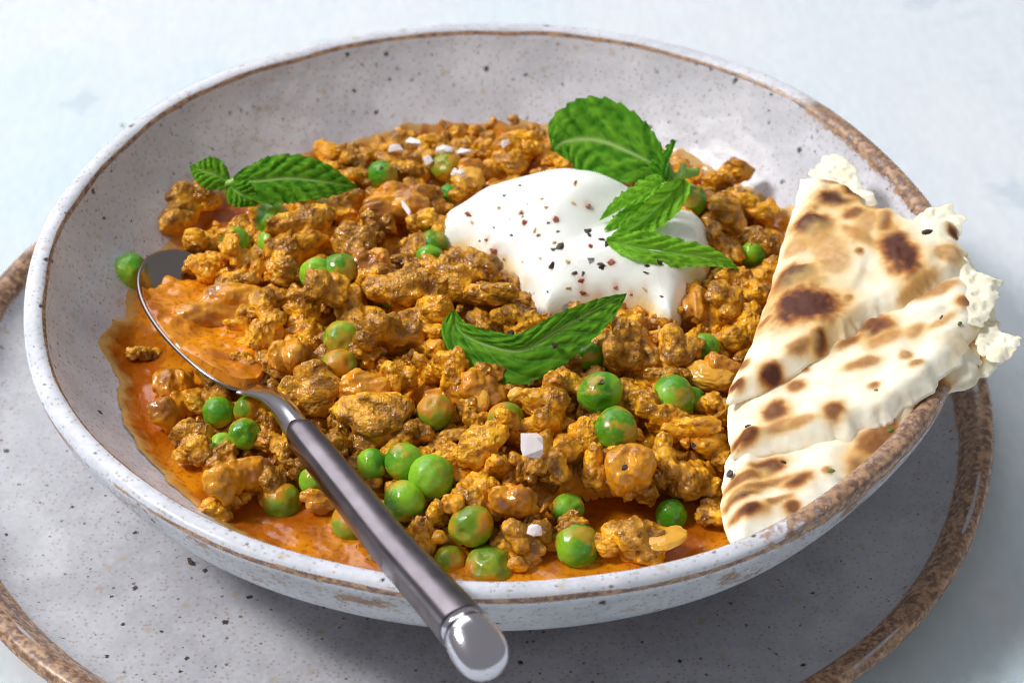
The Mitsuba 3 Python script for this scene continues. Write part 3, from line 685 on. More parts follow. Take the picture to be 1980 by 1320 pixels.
    (0.03, 45.83, 38.04, 3.89, 3.78, 2.92, 79.0, 'chunk'),
    (0.88, 71.77, 33.15, 4.45, 3.22, 3.34, 183.0, 'chunk'),
    (-31.53, 74.85, 30.81, 4.09, 3.17, 3.07, 283.0, 'chunk'),
    (-40.81, -41.18, 33.83, 3.93, 3.75, 2.94, 79.0, 'chunk'),
    (-52.9, 4.99, 35.13, 5.43, 4.43, 4.07, 195.0, 'chunk'),
    (11.11, -25.92, 37.56, 3.9, 2.95, 2.93, 74.0, 'chunk'),
    (24.6, 45.76, 38.95, 4.88, 3.89, 3.66, 158.0, 'chunk'),
    (59.25, -29.94, 33.61, 6.37, 5.98, 4.78, 230.0, 'chunk'),
    (-31.06, 44.45, 35.76, 4.16, 3.23, 3.12, 110.0, 'chunk'),
    (76.06, 28.14, 31.24, 4.0, 3.43, 3.0, 103.0, 'chunk'),
    (-60.32, 23.93, 33.08, 5.0, 3.7, 3.75, 350.0, 'chunk'),
    (-38.25, 26.07, 36.62, 5.8, 4.96, 4.35, 251.0, 'chunk'),
    (-34.67, 62.46, 32.54, 6.33, 5.24, 4.75, 356.0, 'chunk'),
    (23.02, -4.31, 38.27, 5.46, 4.98, 4.1, 16.0, 'chunk'),
    (-65.26, -30.32, 31.15, 5.62, 4.75, 4.22, 174.0, 'chunk'),
    (-37.1, 5.58, 37.28, 4.58, 4.09, 3.44, 54.0, 'chunk'),
    (-23.83, 79.03, 30.69, 4.14, 3.2, 3.1, 144.0, 'chunk'),
    (-28.92, -11.92, 37.49, 4.52, 3.43, 3.39, 82.0, 'chunk'),
    (70.84, -2.76, 33.25, 4.52, 3.91, 3.39, 320.0, 'chunk'),
    (-4.11, 18.92, 38.22, 6.24, 4.46, 4.68, 243.0, 'chunk'),
    (77.64, -17.17, 31.29, 4.71, 3.76, 3.54, 23.0, 'chunk'),
    (-46.49, 48.26, 33.12, 6.28, 5.94, 4.71, 38.0, 'chunk'),
    (-21.04, -38.61, 36.37, 4.72, 4.23, 3.54, 284.0, 'chunk'),
    (-52.47, -31.61, 33.2, 5.78, 5.76, 4.34, 16.0, 'chunk'),
    (-71.92, -5.11, 30.48, 3.85, 3.02, 2.89, 339.0, 'chunk'),
    (-33.96, -39.87, 34.93, 4.93, 3.83, 3.7, 266.0, 'chunk'),
    (25.57, -30.02, 37.38, 5.93, 5.32, 4.45, 100.0, 'chunk'),
    (-80.14, 10.81, 30.02, 6.14, 5.14, 4.61, 132.0, 'chunk'),
    (5.37, 3.94, 38.22, 5.36, 4.53, 4.02, 283.0, 'chunk'),
    (31.91, -6.21, 38.2, 5.3, 5.2, 3.97, 219.0, 'chunk'),
    (14.61, 69.61, 33.66, 4.35, 3.93, 3.26, 187.0, 'chunk'),
    (-9.33, 70.25, 33.12, 5.34, 5.01, 4.0, 224.0, 'chunk'),
    (-34.33, -28.7, 36.23, 4.07, 3.16, 3.05, 162.0, 'chunk'),
    (21.37, 66.0, 34.33, 5.89, 4.89, 4.42, 284.0, 'chunk'),
    (-15.29, 12.46, 37.72, 5.94, 4.63, 4.46, 293.0, 'chunk'),
    (-31.29, 35.11, 36.73, 4.22, 3.49, 3.17, 221.0, 'chunk'),
    (-15.6, -52.91, 34.51, 5.38, 4.59, 4.04, 53.0, 'chunk'),
    (-56.89, -40.76, 31.46, 3.85, 3.69, 2.89, 177.0, 'chunk'),
    (-16.29, -6.55, 37.56, 4.61, 4.58, 3.45, 303.0, 'chunk'),
    (-49.57, -55.99, 30.62, 6.15, 4.53, 4.61, 289.0, 'chunk'),
    (-22.46, 22.36, 39.49, 1.55, 1.22, 1.17, 72.0, 'crumb'),
    (-24.26, 64.36, 35.78, 1.31, 1.09, 0.99, 5.0, 'crumb'),
    (68.45, -32.92, 32.27, 2.26, 2.26, 1.7, 255.0, 'crumb'),
    (-8.59, -13.1, 38.46, 1.64, 1.62, 1.23, 191.0, 'crumb'),
    (71.08, -18.9, 35.4, 1.56, 1.31, 1.17, 337.0, 'crumb'),
    (62.01, -21.21, 37.02, 1.28, 1.19, 0.96, 139.0, 'crumb'),
    (-67.92, 21.74, 33.04, 1.94, 1.39, 1.45, 82.0, 'crumb'),
    (73.41, 22.28, 36.08, 2.01, 1.74, 1.51, 30.0, 'crumb'),
    (8.37, 45.1, 40.8, 1.22, 0.9, 0.92, 244.0, 'crumb'),
    (83.57, -14.81, 32.34, 2.0, 1.94, 1.5, 7.0, 'crumb'),
    (75.11, 16.05, 33.64, 1.86, 1.47, 1.4, 99.0, 'crumb'),
    (-32.23, 31.22, 40.21, 2.11, 1.58, 1.58, 257.0, 'crumb'),
    (35.95, 63.77, 34.4, 2.21, 2.1, 1.66, 333.0, 'crumb'),
    (5.38, -54.82, 37.56, 2.29, 2.11, 1.71, 78.0, 'crumb'),
    (83.84, 10.49, 31.93, 1.54, 1.16, 1.16, 158.0, 'crumb'),
    (-8.13, -22.17, 38.47, 2.21, 1.73, 1.66, 56.0, 'crumb'),
    (-42.32, -15.85, 39.48, 1.77, 1.43, 1.33, 114.0, 'crumb'),
    (-4.58, 57.16, 39.18, 1.61, 1.59, 1.2, 75.0, 'crumb'),
    (-49.44, 63.4, 33.37, 1.35, 1.22, 1.01, 227.0, 'crumb'),
    (63.42, 23.77, 38.5, 1.58, 1.15, 1.18, 224.0, 'crumb'),
    (-76.83, 31.06, 33.74, 1.2, 0.96, 0.9, 236.0, 'crumb'),
    (-76.53, 26.54, 33.52, 1.31, 1.07, 0.99, 227.0, 'crumb'),
    (-67.03, 35.64, 32.29, 1.79, 1.27, 1.35, 317.0, 'crumb'),
    (-50.26, 46.16, 35.51, 2.08, 1.79, 1.56, 38.0, 'crumb'),
    (83.25, 21.29, 33.33, 1.61, 1.28, 1.21, 298.0, 'crumb'),
    (8.18, 66.64, 36.24, 1.93, 1.89, 1.45, 356.0, 'crumb'),
    (46.74, -19.56, 37.26, 1.78, 1.28, 1.34, 52.0, 'crumb'),
    (-41.49, 40.72, 35.59, 2.04, 1.65, 1.53, 84.0, 'crumb'),
    (62.85, -26.81, 36.77, 1.9, 1.47, 1.42, 259.0, 'crumb'),
    (9.46, -69.28, 32.77, 1.85, 1.8, 1.39, 306.0, 'crumb'),
    (-9.9, 34.94, 38.8, 1.35, 1.09, 1.01, 279.0, 'crumb'),
    (-29.45, 22.58, 40.93, 2.16, 1.74, 1.62, 210.0, 'crumb'),
    (-2.33, 85.46, 32.26, 2.17, 1.72, 1.63, 265.0, 'crumb'),
    (51.19, 64.2, 32.9, 1.94, 1.48, 1.46, 90.0, 'crumb'),
    (-33.38, -52.71, 36.86, 1.39, 1.07, 1.04, 226.0, 'crumb'),
    (29.88, 69.5, 36.48, 1.59, 1.25, 1.19, 339.0, 'crumb'),
    (73.67, -41.47, 32.88, 1.69, 1.67, 1.26, 131.0, 'crumb'),
    (-30.25, 69.77, 34.79, 1.4, 1.39, 1.05, 0.0, 'crumb'),
    (54.11, 15.15, 40.96, 2.24, 1.91, 1.68, 82.0, 'crumb'),
    (-17.84, -16.91, 39.21, 1.9, 1.79, 1.43, 97.0, 'crumb'),
    (-17.52, -68.11, 34.38, 1.37, 1.18, 1.03, 182.0, 'crumb'),
    (-29.38, -40.93, 37.48, 1.65, 1.24, 1.24, 248.0, 'crumb'),
    (-53.78, 59.79, 33.99, 1.71, 1.64, 1.28, 323.0, 'crumb'),
    (4.17, 46.26, 42.05, 2.17, 1.56, 1.63, 212.0, 'crumb'),
    (-59.52, -54.72, 32.81, 1.59, 1.55, 1.19, 212.0, 'crumb'),
    (-2.29, -17.77, 38.08, 2.26, 1.59, 1.69, 301.0, 'crumb'),
    (-54.78, -61.29, 30.53, 1.99, 1.45, 1.49, 20.0, 'crumb'),
    (36.56, -56.17, 28.96, 1.36, 1.12, 1.02, 198.0, 'crumb'),
    (-14.79, 81.27, 34.65, 1.52, 1.37, 1.14, 282.0, 'crumb'),
    (32.78, -45.85, 37.57, 2.1, 1.5, 1.58, 141.0, 'crumb'),
    (-4.12, 74.28, 33.35, 2.19, 1.73, 1.64, 238.0, 'crumb'),
    (10.67, -35.2, 39.07, 2.17, 1.8, 1.63, 285.0, 'crumb'),
    (44.66, -36.05, 36.55, 1.62, 1.49, 1.22, 68.0, 'crumb'),
    (1.37, 67.37, 36.23, 2.03, 1.62, 1.52, 147.0, 'crumb'),
    (56.82, -59.29, 29.16, 2.29, 2.22, 1.72, 124.0, 'crumb'),
    (-2.11, 69.51, 36.02, 1.82, 1.33, 1.36, 98.0, 'crumb'),
    (-46.91, 59.75, 32.57, 2.15, 2.11, 1.62, 92.0, 'crumb'),
    (-38.45, 65.07, 34.41, 1.87, 1.67, 1.4, 202.0, 'crumb'),
    (31.92, 42.13, 41.81, 1.58, 1.49, 1.19, 277.0, 'crumb'),
    (14.5, -64.16, 31.44, 1.85, 1.73, 1.39, 25.0, 'crumb'),
    (33.55, 71.36, 35.84, 1.49, 1.32, 1.11, 323.0, 'crumb'),
    (-22.09, 41.86, 38.89, 1.42, 1.3, 1.06, 142.0, 'crumb'),
    (-10.78, 51.7, 37.92, 1.46, 1.35, 1.1, 2.0, 'crumb'),
    (-61.72, 52.95, 33.16, 2.11, 2.05, 1.58, 338.0, 'crumb'),
    (-8.24, -4.45, 39.97, 1.4, 1.24, 1.05, 130.0, 'crumb'),
    (-71.16, 38.32, 32.38, 1.29, 0.97, 0.97, 347.0, 'crumb'),
    (-9.42, -51.14, 37.27, 1.93, 1.8, 1.45, 348.0, 'crumb'),
    (-41.6, -49.98, 35.63, 1.97, 1.49, 1.48, 156.0, 'crumb'),
    (-55.72, 10.94, 37.1, 1.22, 1.19, 0.92, 302.0, 'crumb'),
    (-15.0, 69.17, 35.22, 1.46, 1.37, 1.09, 260.0, 'crumb'),
    (78.07, 13.91, 33.52, 1.37, 1.11, 1.03, 253.0, 'crumb'),
    (-32.76, -36.07, 36.69, 1.39, 1.24, 1.05, 111.0, 'crumb'),
    (78.07, 33.29, 26.96, 1.91, 1.66, 1.43, 338.0, 'crumb'),
    (52.44, 59.84, 33.89, 1.58, 1.12, 1.18, 272.0, 'crumb'),
    (-35.65, -43.36, 35.39, 1.58, 1.12, 1.19, 225.0, 'crumb'),
    (56.01, 44.27, 36.04, 1.94, 1.86, 1.46, 175.0, 'crumb'),
    (-23.32, 1.27, 40.25, 1.78, 1.41, 1.33, 180.0, 'crumb'),
    (-13.86, -58.78, 36.94, 1.87, 1.68, 1.4, 145.0, 'crumb'),
    (-12.24, 2.71, 38.99, 1.54, 1.25, 1.16, 152.0, 'crumb'),
    (9.59, -59.27, 37.27, 2.1, 1.81, 1.58, 292.0, 'crumb'),
    (-38.69, -47.7, 35.34, 1.84, 1.33, 1.38, 24.0, 'crumb'),
    (-32.18, -8.99, 38.57, 1.25, 1.11, 0.94, 348.0, 'crumb'),
    (20.37, -21.34, 40.9, 1.72, 1.51, 1.29, 47.0, 'crumb'),
    (10.71, -64.32, 33.86, 1.28, 1.19, 0.96, 250.0, 'crumb'),
    (-46.23, 0.59, 36.9, 1.47, 1.13, 1.1, 150.0, 'crumb'),
    (25.83, -45.6, 37.18, 2.17, 1.75, 1.63, 179.0, 'crumb'),
    (43.94, -26.9, 39.9, 1.97, 1.71, 1.48, 121.0, 'crumb'),
    (-19.01, 29.35, 38.3, 1.84, 1.42, 1.38, 144.0, 'crumb'),
    (-51.1, 66.65, 32.71, 1.7, 1.51, 1.27, 210.0, 'crumb'),
    (-75.27, 20.53, 33.06, 1.72, 1.56, 1.29, 318.0, 'crumb'),
    (21.76, -29.57, 38.93, 2.14, 1.67, 1.6, 340.0, 'crumb'),
    (-17.07, -83.72, 30.45, 1.56, 1.49, 1.17, 117.0, 'crumb'),
    (-26.39, 28.9, 39.27, 2.08, 1.85, 1.56, 163.0, 'crumb'),
    (11.84, -51.6, 37.13, 1.35, 1.12, 1.01, 146.0, 'crumb'),
    (16.54, 63.13, 38.51, 1.9, 1.64, 1.43, 83.0, 'crumb'),
    (1.05, -45.29, 40.34, 2.23, 1.91, 1.67, 7.0, 'crumb'),
    (76.47, 6.32, 33.14, 1.23, 1.14, 0.92, 14.0, 'crumb'),
    (-48.75, -18.99, 36.57, 1.95, 1.74, 1.47, 39.0, 'crumb'),
    (-40.15, -4.71, 39.94, 1.62, 1.32, 1.21, 65.0, 'crumb'),
    (43.78, 62.87, 35.74, 1.41, 1.4, 1.06, 24.0, 'crumb'),
    (43.77, -4.39, 41.01, 1.54, 1.51, 1.16, 77.0, 'crumb'),
    (-12.93, 38.79, 38.45, 2.06, 1.98, 1.54, 28.0, 'crumb'),
    (-48.4, 56.26, 35.13, 1.98, 1.54, 1.49, 344.0, 'crumb'),
    (-10.44, -8.24, 40.93, 1.24, 1.02, 0.93, 22.0, 'crumb'),
    (-10.9, 12.36, 40.14, 1.32, 0.96, 0.99, 20.0, 'crumb'),
    (19.48, 81.27, 32.72, 1.57, 1.56, 1.18, 264.0, 'crumb'),
    (-44.64, 65.28, 32.18, 1.58, 1.56, 1.19, 350.0, 'crumb'),
    (74.07, -5.02, 33.14, 1.59, 1.5, 1.19, 91.0, 'crumb'),
    (11.32, 75.21, 33.97, 2.17, 1.77, 1.63, 106.0, 'crumb'),
    (60.63, -33.31, 35.82, 2.17, 1.89, 1.63, 9.0, 'crumb'),
    (-48.17, -26.63, 35.24, 1.99, 1.74, 1.5, 52.0, 'crumb'),
    (-29.44, -49.57, 34.55, 1.21, 1.08, 0.91, 43.0, 'crumb'),
    (63.74, 3.38, 38.31, 1.29, 1.13, 0.96, 2.0, 'crumb'),
    (4.42, -26.3, 41.1, 1.22, 1.16, 0.92, 118.0, 'crumb'),
    (12.43, -7.35, 40.47, 1.67, 1.63, 1.25, 122.0, 'crumb'),
    (4.27, 79.45, 32.68, 1.57, 1.21, 1.18, 140.0, 'crumb'),
    (-2.99, -45.56, 38.25, 1.56, 1.55, 1.17, 219.0, 'crumb'),
    (-58.05, 51.99, 32.95, 1.56, 1.18, 1.17, 114.0, 'crumb'),
    (71.29, -26.72, 35.69, 1.88, 1.32, 1.41, 323.0, 'crumb'),
    (49.28, 67.9, 32.45, 1.66, 1.34, 1.24, 97.0, 'crumb'),
    (3.94, 85.28, 34.14, 1.59, 1.44, 1.19, 330.0, 'crumb'),
    (-59.9, 40.3, 33.73, 2.24, 1.97, 1.68, 275.0, 'crumb'),
    (-61.41, 31.27, 34.01, 1.69, 1.59, 1.27, 155.0, 'crumb'),
    (-62.02, -58.58, 32.4, 2.19, 2.11, 1.64, 190.0, 'crumb'),
    (-14.47, 77.48, 34.05, 1.68, 1.49, 1.26, 133.0, 'crumb'),
    (-21.86, 13.47, 39.99, 1.78, 1.61, 1.34, 326.0, 'crumb'),
    (43.89, -47.26, 36.87, 1.55, 1.35, 1.16, 83.0, 'crumb'),
    (-35.69, -16.58, 39.9, 1.49, 1.27, 1.12, 249.0, 'crumb'),
    (-44.7, -42.84, 33.86, 1.48, 1.34, 1.11, 10.0, 'crumb'),
    (16.89, -38.06, 39.18, 2.25, 1.73, 1.69, 224.0, 'crumb'),
    (23.82, 79.32, 34.72, 1.71, 1.24, 1.28, 313.0, 'crumb'),
    (-26.31, 81.76, 32.33, 1.38, 1.19, 1.03, 332.0, 'crumb'),
    (-38.18, 9.71, 40.84, 1.42, 1.05, 1.06, 45.0, 'crumb'),
    (-72.99, 30.2, 32.76, 2.28, 1.98, 1.71, 251.0, 'crumb'),
    (-56.05, 18.85, 37.04, 1.65, 1.5, 1.24, 61.0, 'crumb'),
    (-79.17, 4.17, 31.43, 2.06, 1.8, 1.54, 99.0, 'crumb'),
    (44.53, 51.13, 36.67, 1.32, 1.04, 0.99, 349.0, 'crumb'),
    (-68.99, -23.7, 29.4, 2.03, 1.45, 1.52, 154.0, 'crumb'),
    (-4.42, 15.2, 39.22, 2.22, 2.18, 1.66, 177.0, 'crumb'),
    (-67.91, 52.0, 33.47, 1.3, 1.22, 0.98, 233.0, 'crumb'),
    (17.28, -13.34, 40.85, 1.31, 1.19, 0.98, 152.0, 'crumb'),
    (-57.55, -28.4, 34.68, 1.23, 1.14, 0.92, 318.0, 'crumb'),
    (-47.52, 31.35, 35.44, 2.19, 2.15, 1.64, 170.0, 'crumb'),
    (-43.73, -36.81, 37.96, 2.11, 1.68, 1.58, 216.0, 'crumb'),
    (42.02, -9.26, 40.98, 1.24, 1.09, 0.93, 26.0, 'crumb'),
    (59.44, 38.67, 37.15, 2.23, 2.15, 1.67, 89.0, 'crumb'),
    (21.52, -51.9, 37.54, 1.59, 1.34, 1.19, 85.0, 'crumb'),
    (54.8, 32.7, 38.88, 1.7, 1.52, 1.27, 57.0, 'crumb'),
    (-25.1, -59.13, 34.12, 1.61, 1.42, 1.21, 92.0, 'crumb'),
    (-67.53, -7.04, 34.45, 1.41, 1.29, 1.06, 307.0, 'crumb'),
]
LAB = {"chunk": ("crumbly browned mince chunk glazed with orange curry sauce", "browned mince chunks in the curry"),
       "smooth": ("smooth saucy meat lump with a wet orange sheen", "smooth saucy lumps in the curry"),
       "crumb": ("tiny crumb of browned mince among the larger chunks", "small mince crumbs in the curry")}
NAME = {"chunk": "mince_chunk", "smooth": "meat_lump", "crumb": "mince_crumb"}
for i, (x, y, z, a, b, c, turn, kind, *own) in enumerate(CHUNKS):
    shape, half = PLY[kind][int(rng.integers(len(PLY[kind])))]
    flip = [0, 180][int(rng.integers(2))]
    m = T().translate([x / 1e3, y / 1e3, z / 1e3]) @ T().rotate([0, 0, 1], turn) @ T().rotate([1, 0, 0], flip + float(rng.uniform(-22, 22))) @ T().scale([a / 1e3 / half[0], b / 1e3 / half[1], c / 1e3 / half[2]])
    put(NAME[kind], shape, to_world=m, label=own[0] if own else LAB[kind][0], category="mince" if kind != "smooth" else "meat", group=LAB[kind][1])

# ---------------------------------------------------------------- peas
def pea_proto(seed):
    r = np.random.default_rng(seed)
    m = trimesh.creation.icosphere(4, 1.0)
    v = np.array(m.vertices)
    d = 1 + 0.16 * (meshkit.fbm(v * 1.1 + seed, 2, seed) - 0.5) + 0.07 * (meshkit.fbm(v * 3.2 + seed, 3, seed) - 0.5)
    for _ in range(2):
        dv = nrm(r.normal(size=3))
        d -= 0.15 * np.exp(-np.maximum(0, 1 - v @ dv) / 0.04)
    v = v * d[:, None] * [1, r.uniform(0.92, 1.0), r.uniform(0.88, 0.98)]
    return trimesh.Trimesh(v, m.faces, process=False)
PEA_PLY = {b: [mikit.ply(pea_proto(700 + i), b, smooth=True) for i in range(6)] for b in ("pea_skin", "pea_sauced")}
# x, y, z, radius (mm), sauced, label
PEAS = [
    (-29.47, 52.12, 38.75, 4.09, 0, 'green pea with a pepper fleck behind the meat at the back of the bowl'),
    (-12.82, 54.68, 39.85, 4.21, 1, 'sauce smeared pea under the salt shards at the back'),
    (-90.5, 18.9, 31.33, 5.21, 0, "lone bright pea between the bowl wall and the spoon's tip"),
    (-56.49, 36.96, 35.07, 4.96, 0, 'half sauced pea just below the small mint sprig'),
    (-65.48, 27.48, 34.99, 3.97, 0, "pea beside the mince chunk above the spoon's bowl"),
    (-55.85, 25.79, 36.12, 3.72, 0, 'pea tucked under the chunk below the small mint sprig'),
    (-42.93, 6.62, 41.4, 4.46, 0, 'back one of two touching peas in the middle of the heap'),
    (-37.59, 7.28, 41.94, 4.59, 0, 'front one of two touching peas in the middle of the heap'),
    (-15.14, 21.96, 40.09, 3.47, 0, "upper pea half hidden by the yogurt's edge"),
    (-16.22, 16.33, 39.23, 3.72, 0, "lower pea half hidden by the yogurt's edge"),
    (-24.73, 0.98, 39.04, 3.22, 0, 'dark shaded pea in a hollow between mince chunks'),
    (-35.46, -18.15, 41.6, 4.59, 0, 'upper pea of the pair stacked right of the pointed meat lump'),
    (-35.63, -25.91, 39.44, 4.46, 1, 'lower pea of the pair stacked right of the pointed meat lump'),
    (-12.95, -41.45, 39.6, 4.46, 1, 'sauce smeared pea between mince chunks left of the salt crystal'),
    (3.23, -43.85, 39.69, 4.46, 1, 'half sauced pea just above the big salt crystal'),
    (24.53, -36.27, 41.63, 5.33, 0, 'large pea carrying one black pepper flake'),
    (27.88, -47.08, 39.93, 5.33, 0, 'bright clean pea beneath the pepper topped pea'),
    (41.53, -34.91, 39.56, 5.08, 0, 'big pea beside the yellow onion piece'),
    (45.86, -33.26, 37.62, 3.22, 0, 'small pea peeking out behind the big pea beside the onion'),
    (49.44, -16.84, 39.56, 3.72, 0, "dull pea in the mince right of the yogurt's drip"),
    (48.96, 38.8, 41.69, 4.21, 0, "pea under the mint stem at the yogurt's back edge"),
    (63.71, 23.92, 36.28, 3.47, 0, "pea sunk in sauce near the flatbread's upper edge"),
    (-26.31, -55.53, 36.29, 3.72, 0, 'topmost pea resting against the spoon handle'),
    (-19.35, -56.09, 37.56, 4.59, 0, 'pea in the middle of the cluster beside the spoon handle'),
    (-12.88, -60.4, 37.13, 5.21, 0, 'largest pea of the cluster beside the spoon handle'),
    (-18.54, -65.18, 34.3, 4.83, 0, 'lowest pea of the cluster beside the spoon handle'),
    (-63.06, -34.43, 32.65, 3.84, 0, "shaded pea under the spoon's neck"),
    (-56.17, -35.61, 34.44, 3.35, 1, "sauce covered pea under the spoon's neck"),
    (-55.99, -43.77, 34.36, 3.84, 0, "round green pea below the spoon's neck in the light"),
    (-61.19, -44.23, 31.21, 3.1, 0, 'pea half sunk beside the dark mince below the spoon'),
    (-46.6, -58.9, 27.54, 4.59, 1, 'sauce covered pea sunk in the pool near the shiny lump'),
    (-39.33, -56.29, 31.88, 3.72, 0, 'pea sliver showing left of the spoon handle'),
    (-30.56, -65.47, 27.74, 4.96, 1, 'yellowish sauced pea under the spoon handle near the rim'),
    (-3.83, -71.57, 33.33, 4.96, 1, 'sauce coated pea between lumps near the front'),
    (-8.47, -75.92, 26.94, 3.72, 1, 'sunken sauced pea beside the spoon handle near the rim'),
    (0.04, -77.95, 26.76, 5.45, 1, "sauce covered pea at the bowl's front edge"),
    (17.17, -63.91, 31.52, 3.72, 0, 'small pea beside the orange sauce pool'),
    (19.19, -73.29, 29.22, 5.21, 0, 'wrinkled yellow green pea sitting in the front sauce pool'),
    (40.27, -62.35, 28.66, 3.72, 0, 'dull pea at the right end of the sauce pool'),
    (-6.4, -22.31, 39.83, 3.47, 0, 'pea shaded under the left end of the lone mint leaf'),
    (22.47, -21.01, 39.96, 3.72, 0, 'dark pea shaded under the right half of the lone mint leaf'),
    (-42.64, 38.31, 37.25, 2.48, 0, 'little pea showing behind the chunk below the mint sprig'),
    (-12.21, 43.39, 39.8, 2.23, 0, 'small pea between the yogurt and the back mince'),
    (39.46, -28.18, 38.94, 1.98, 0, 'pea mostly buried in mince above the big pea'),
]
for i, (x, y, z, r, sauced, lab) in enumerate(PEAS):
    ax = nrm(rng.normal(size=3))
    m = T().translate([x / 1e3, y / 1e3, z / 1e3]) @ T().rotate(ax.tolist(), float(rng.uniform(0, 360))) @ T().scale(r / 1e3)
    put("pea", PEA_PLY["pea_sauced" if sauced else "pea_skin"][int(rng.integers(6))], to_world=m, label=lab, category="pea", group="green peas in the curry")

# ---------------------------------------------------------------- onion pieces
ONION = [
    (50.13, -26.74, 39.35, 5.67, 3.54, 2.6, -20, 10, 'yellow translucent onion piece beside the big pea'),
    (-29.8, -33.1, 40.16, 5.43, 3.07, 2.36, -15, -10, 'orange onion piece in the mince beside the spoon'),
    (38.75, -74.36, 33.01, 4.72, 3.07, 1.06, 30, 0, 'translucent orange onion sheet in the front sauce pool'),
    (-7.46, 47.54, 41.27, 4.01, 3.54, 1.89, 20, 10, "orange onion cube behind the yogurt's edge"),
    (-3.06, -38.89, 40.99, 2.6, 3.07, 1.65, 0, 30, 'small yellow onion cube in the middle of the mince'),
    (5.72, -37.11, 41.18, 2.13, 1.89, 1.65, 0, 0, 'pale onion bit above the half sauced pea'),
]
for x, y, z, a, b, c, turn, tilt, lab in ONION:
    m = trimesh.creation.icosphere(4, 1.0)
    v = np.array(m.vertices)
    v = np.sign(v) * np.abs(v) ** 0.85
    v *= (1 + 0.7 * (meshkit.fbm(v * 1.2 + x, 4, 9) - 0.5))[:, None]
    put("onion_piece", mikit.ply(trimesh.Trimesh(v, m.faces, process=False), "onion_flesh", smooth=True),
        to_world=T().translate([x / 1e3, y / 1e3, z / 1e3]) @ T().rotate([0, 0, 1], turn) @ T().rotate([1, 0, 0], tilt) @ T().scale([a / 1e3, b / 1e3, c / 1e3]), label=lab, category="onion", group="cooked onion pieces in the curry")

# ---------------------------------------------------------------- yogurt
YOG = np.array([
    [-14.53, 26.41],
    [-13.39, 31.08],
    [-9.72, 33.87],
    [-4.66, 38.43],
    [3.07, 40.63],
    [10.2, 44.68],
    [16.1, 49.14],
    [23.24, 45.65],
    [32.84, 39.82],
    [41.73, 33.56],
    [47.74, 34.26],
    [51.86, 30.95],
    [53.42, 23.05],
    [51.53, 12.0],
    [48.59, 6.45],
    [45.73, -1.53],
    [42.87, -9.14],
    [38.95, -8.39],
    [36.32, -4.52],
    [30.18, -3.6],
    [19.06, -4.85],
    [11.91, -6.72],
    [8.94, -0.68],
    [5.18, 3.96],
    [2.62, 9.47],
    [-2.83, 12.04],
    [-6.74, 17.45],
    [-9.99, 20.03],
    [-13.12, 22.2],
]) / 1e3
yog_poly = Polygon(np.vstack([spline(np.vstack([YOG, YOG[:1]]), 240)])).buffer(0)
def yog_base(x, y):
    return heap(x, y) - 0.0015
def yog_d(x, y):
    return np.where(contains_xy(yog_poly, x, y), sh_distance(yog_poly.boundary, sh_points(x, y)), 0.0)
_yx, _yy = np.arange(-0.03, 0.07, 0.0005), np.arange(-0.035, 0.075, 0.0005)
_yg = gaussian_filter(yog_d(*np.meshgrid(_yx, _yy, indexing="ij")), 7)
def yog_top(x, y, d):
    p = np.stack([x, y, x * 0], -1)
    ds = map_coordinates(_yg, [(x - _yx[0]) / 0.0005, (y - _yy[0]) / 0.0005], order=1, mode="nearest")
    w = sst(0.0, 0.007, d)
    t = np.clip((d * (1 - w) + ds * w) / 0.0150, 0, 1)
    z = yog_base(x, y) + 0.0005 + 0.0122 * np.sqrt(np.maximum(1 - (1 - t) ** 2, 0))
    z = z + 0.0020 * w * np.exp(-((x - 0.004) ** 2 + (y - 0.036) ** 2) / 0.014**2)
    ux, uy = (x - 0.030) * 0.55 + (y - 0.020) * 0.83, -(x - 0.030) * 0.83 + (y - 0.020) * 0.55
    z = z - 0.0034 * w * np.exp(-((uy + 0.35 * ux) / 0.0075) ** 2 - ((ux - 0.006) / 0.018) ** 2)
    z = z + 0.0016 * w * np.exp(-((uy - 0.012) / 0.006) ** 2 - (ux / 0.02) ** 2)
    return z + 0.0016 * (meshkit.fbm(p * 55, 2, 4) - 0.5) * w + 0.00011 * np.sin((uy + 0.3 * ux) * 900 + 6 * meshkit.noise(p * 70)) * w * np.exp(-(ux / 0.02) ** 2)

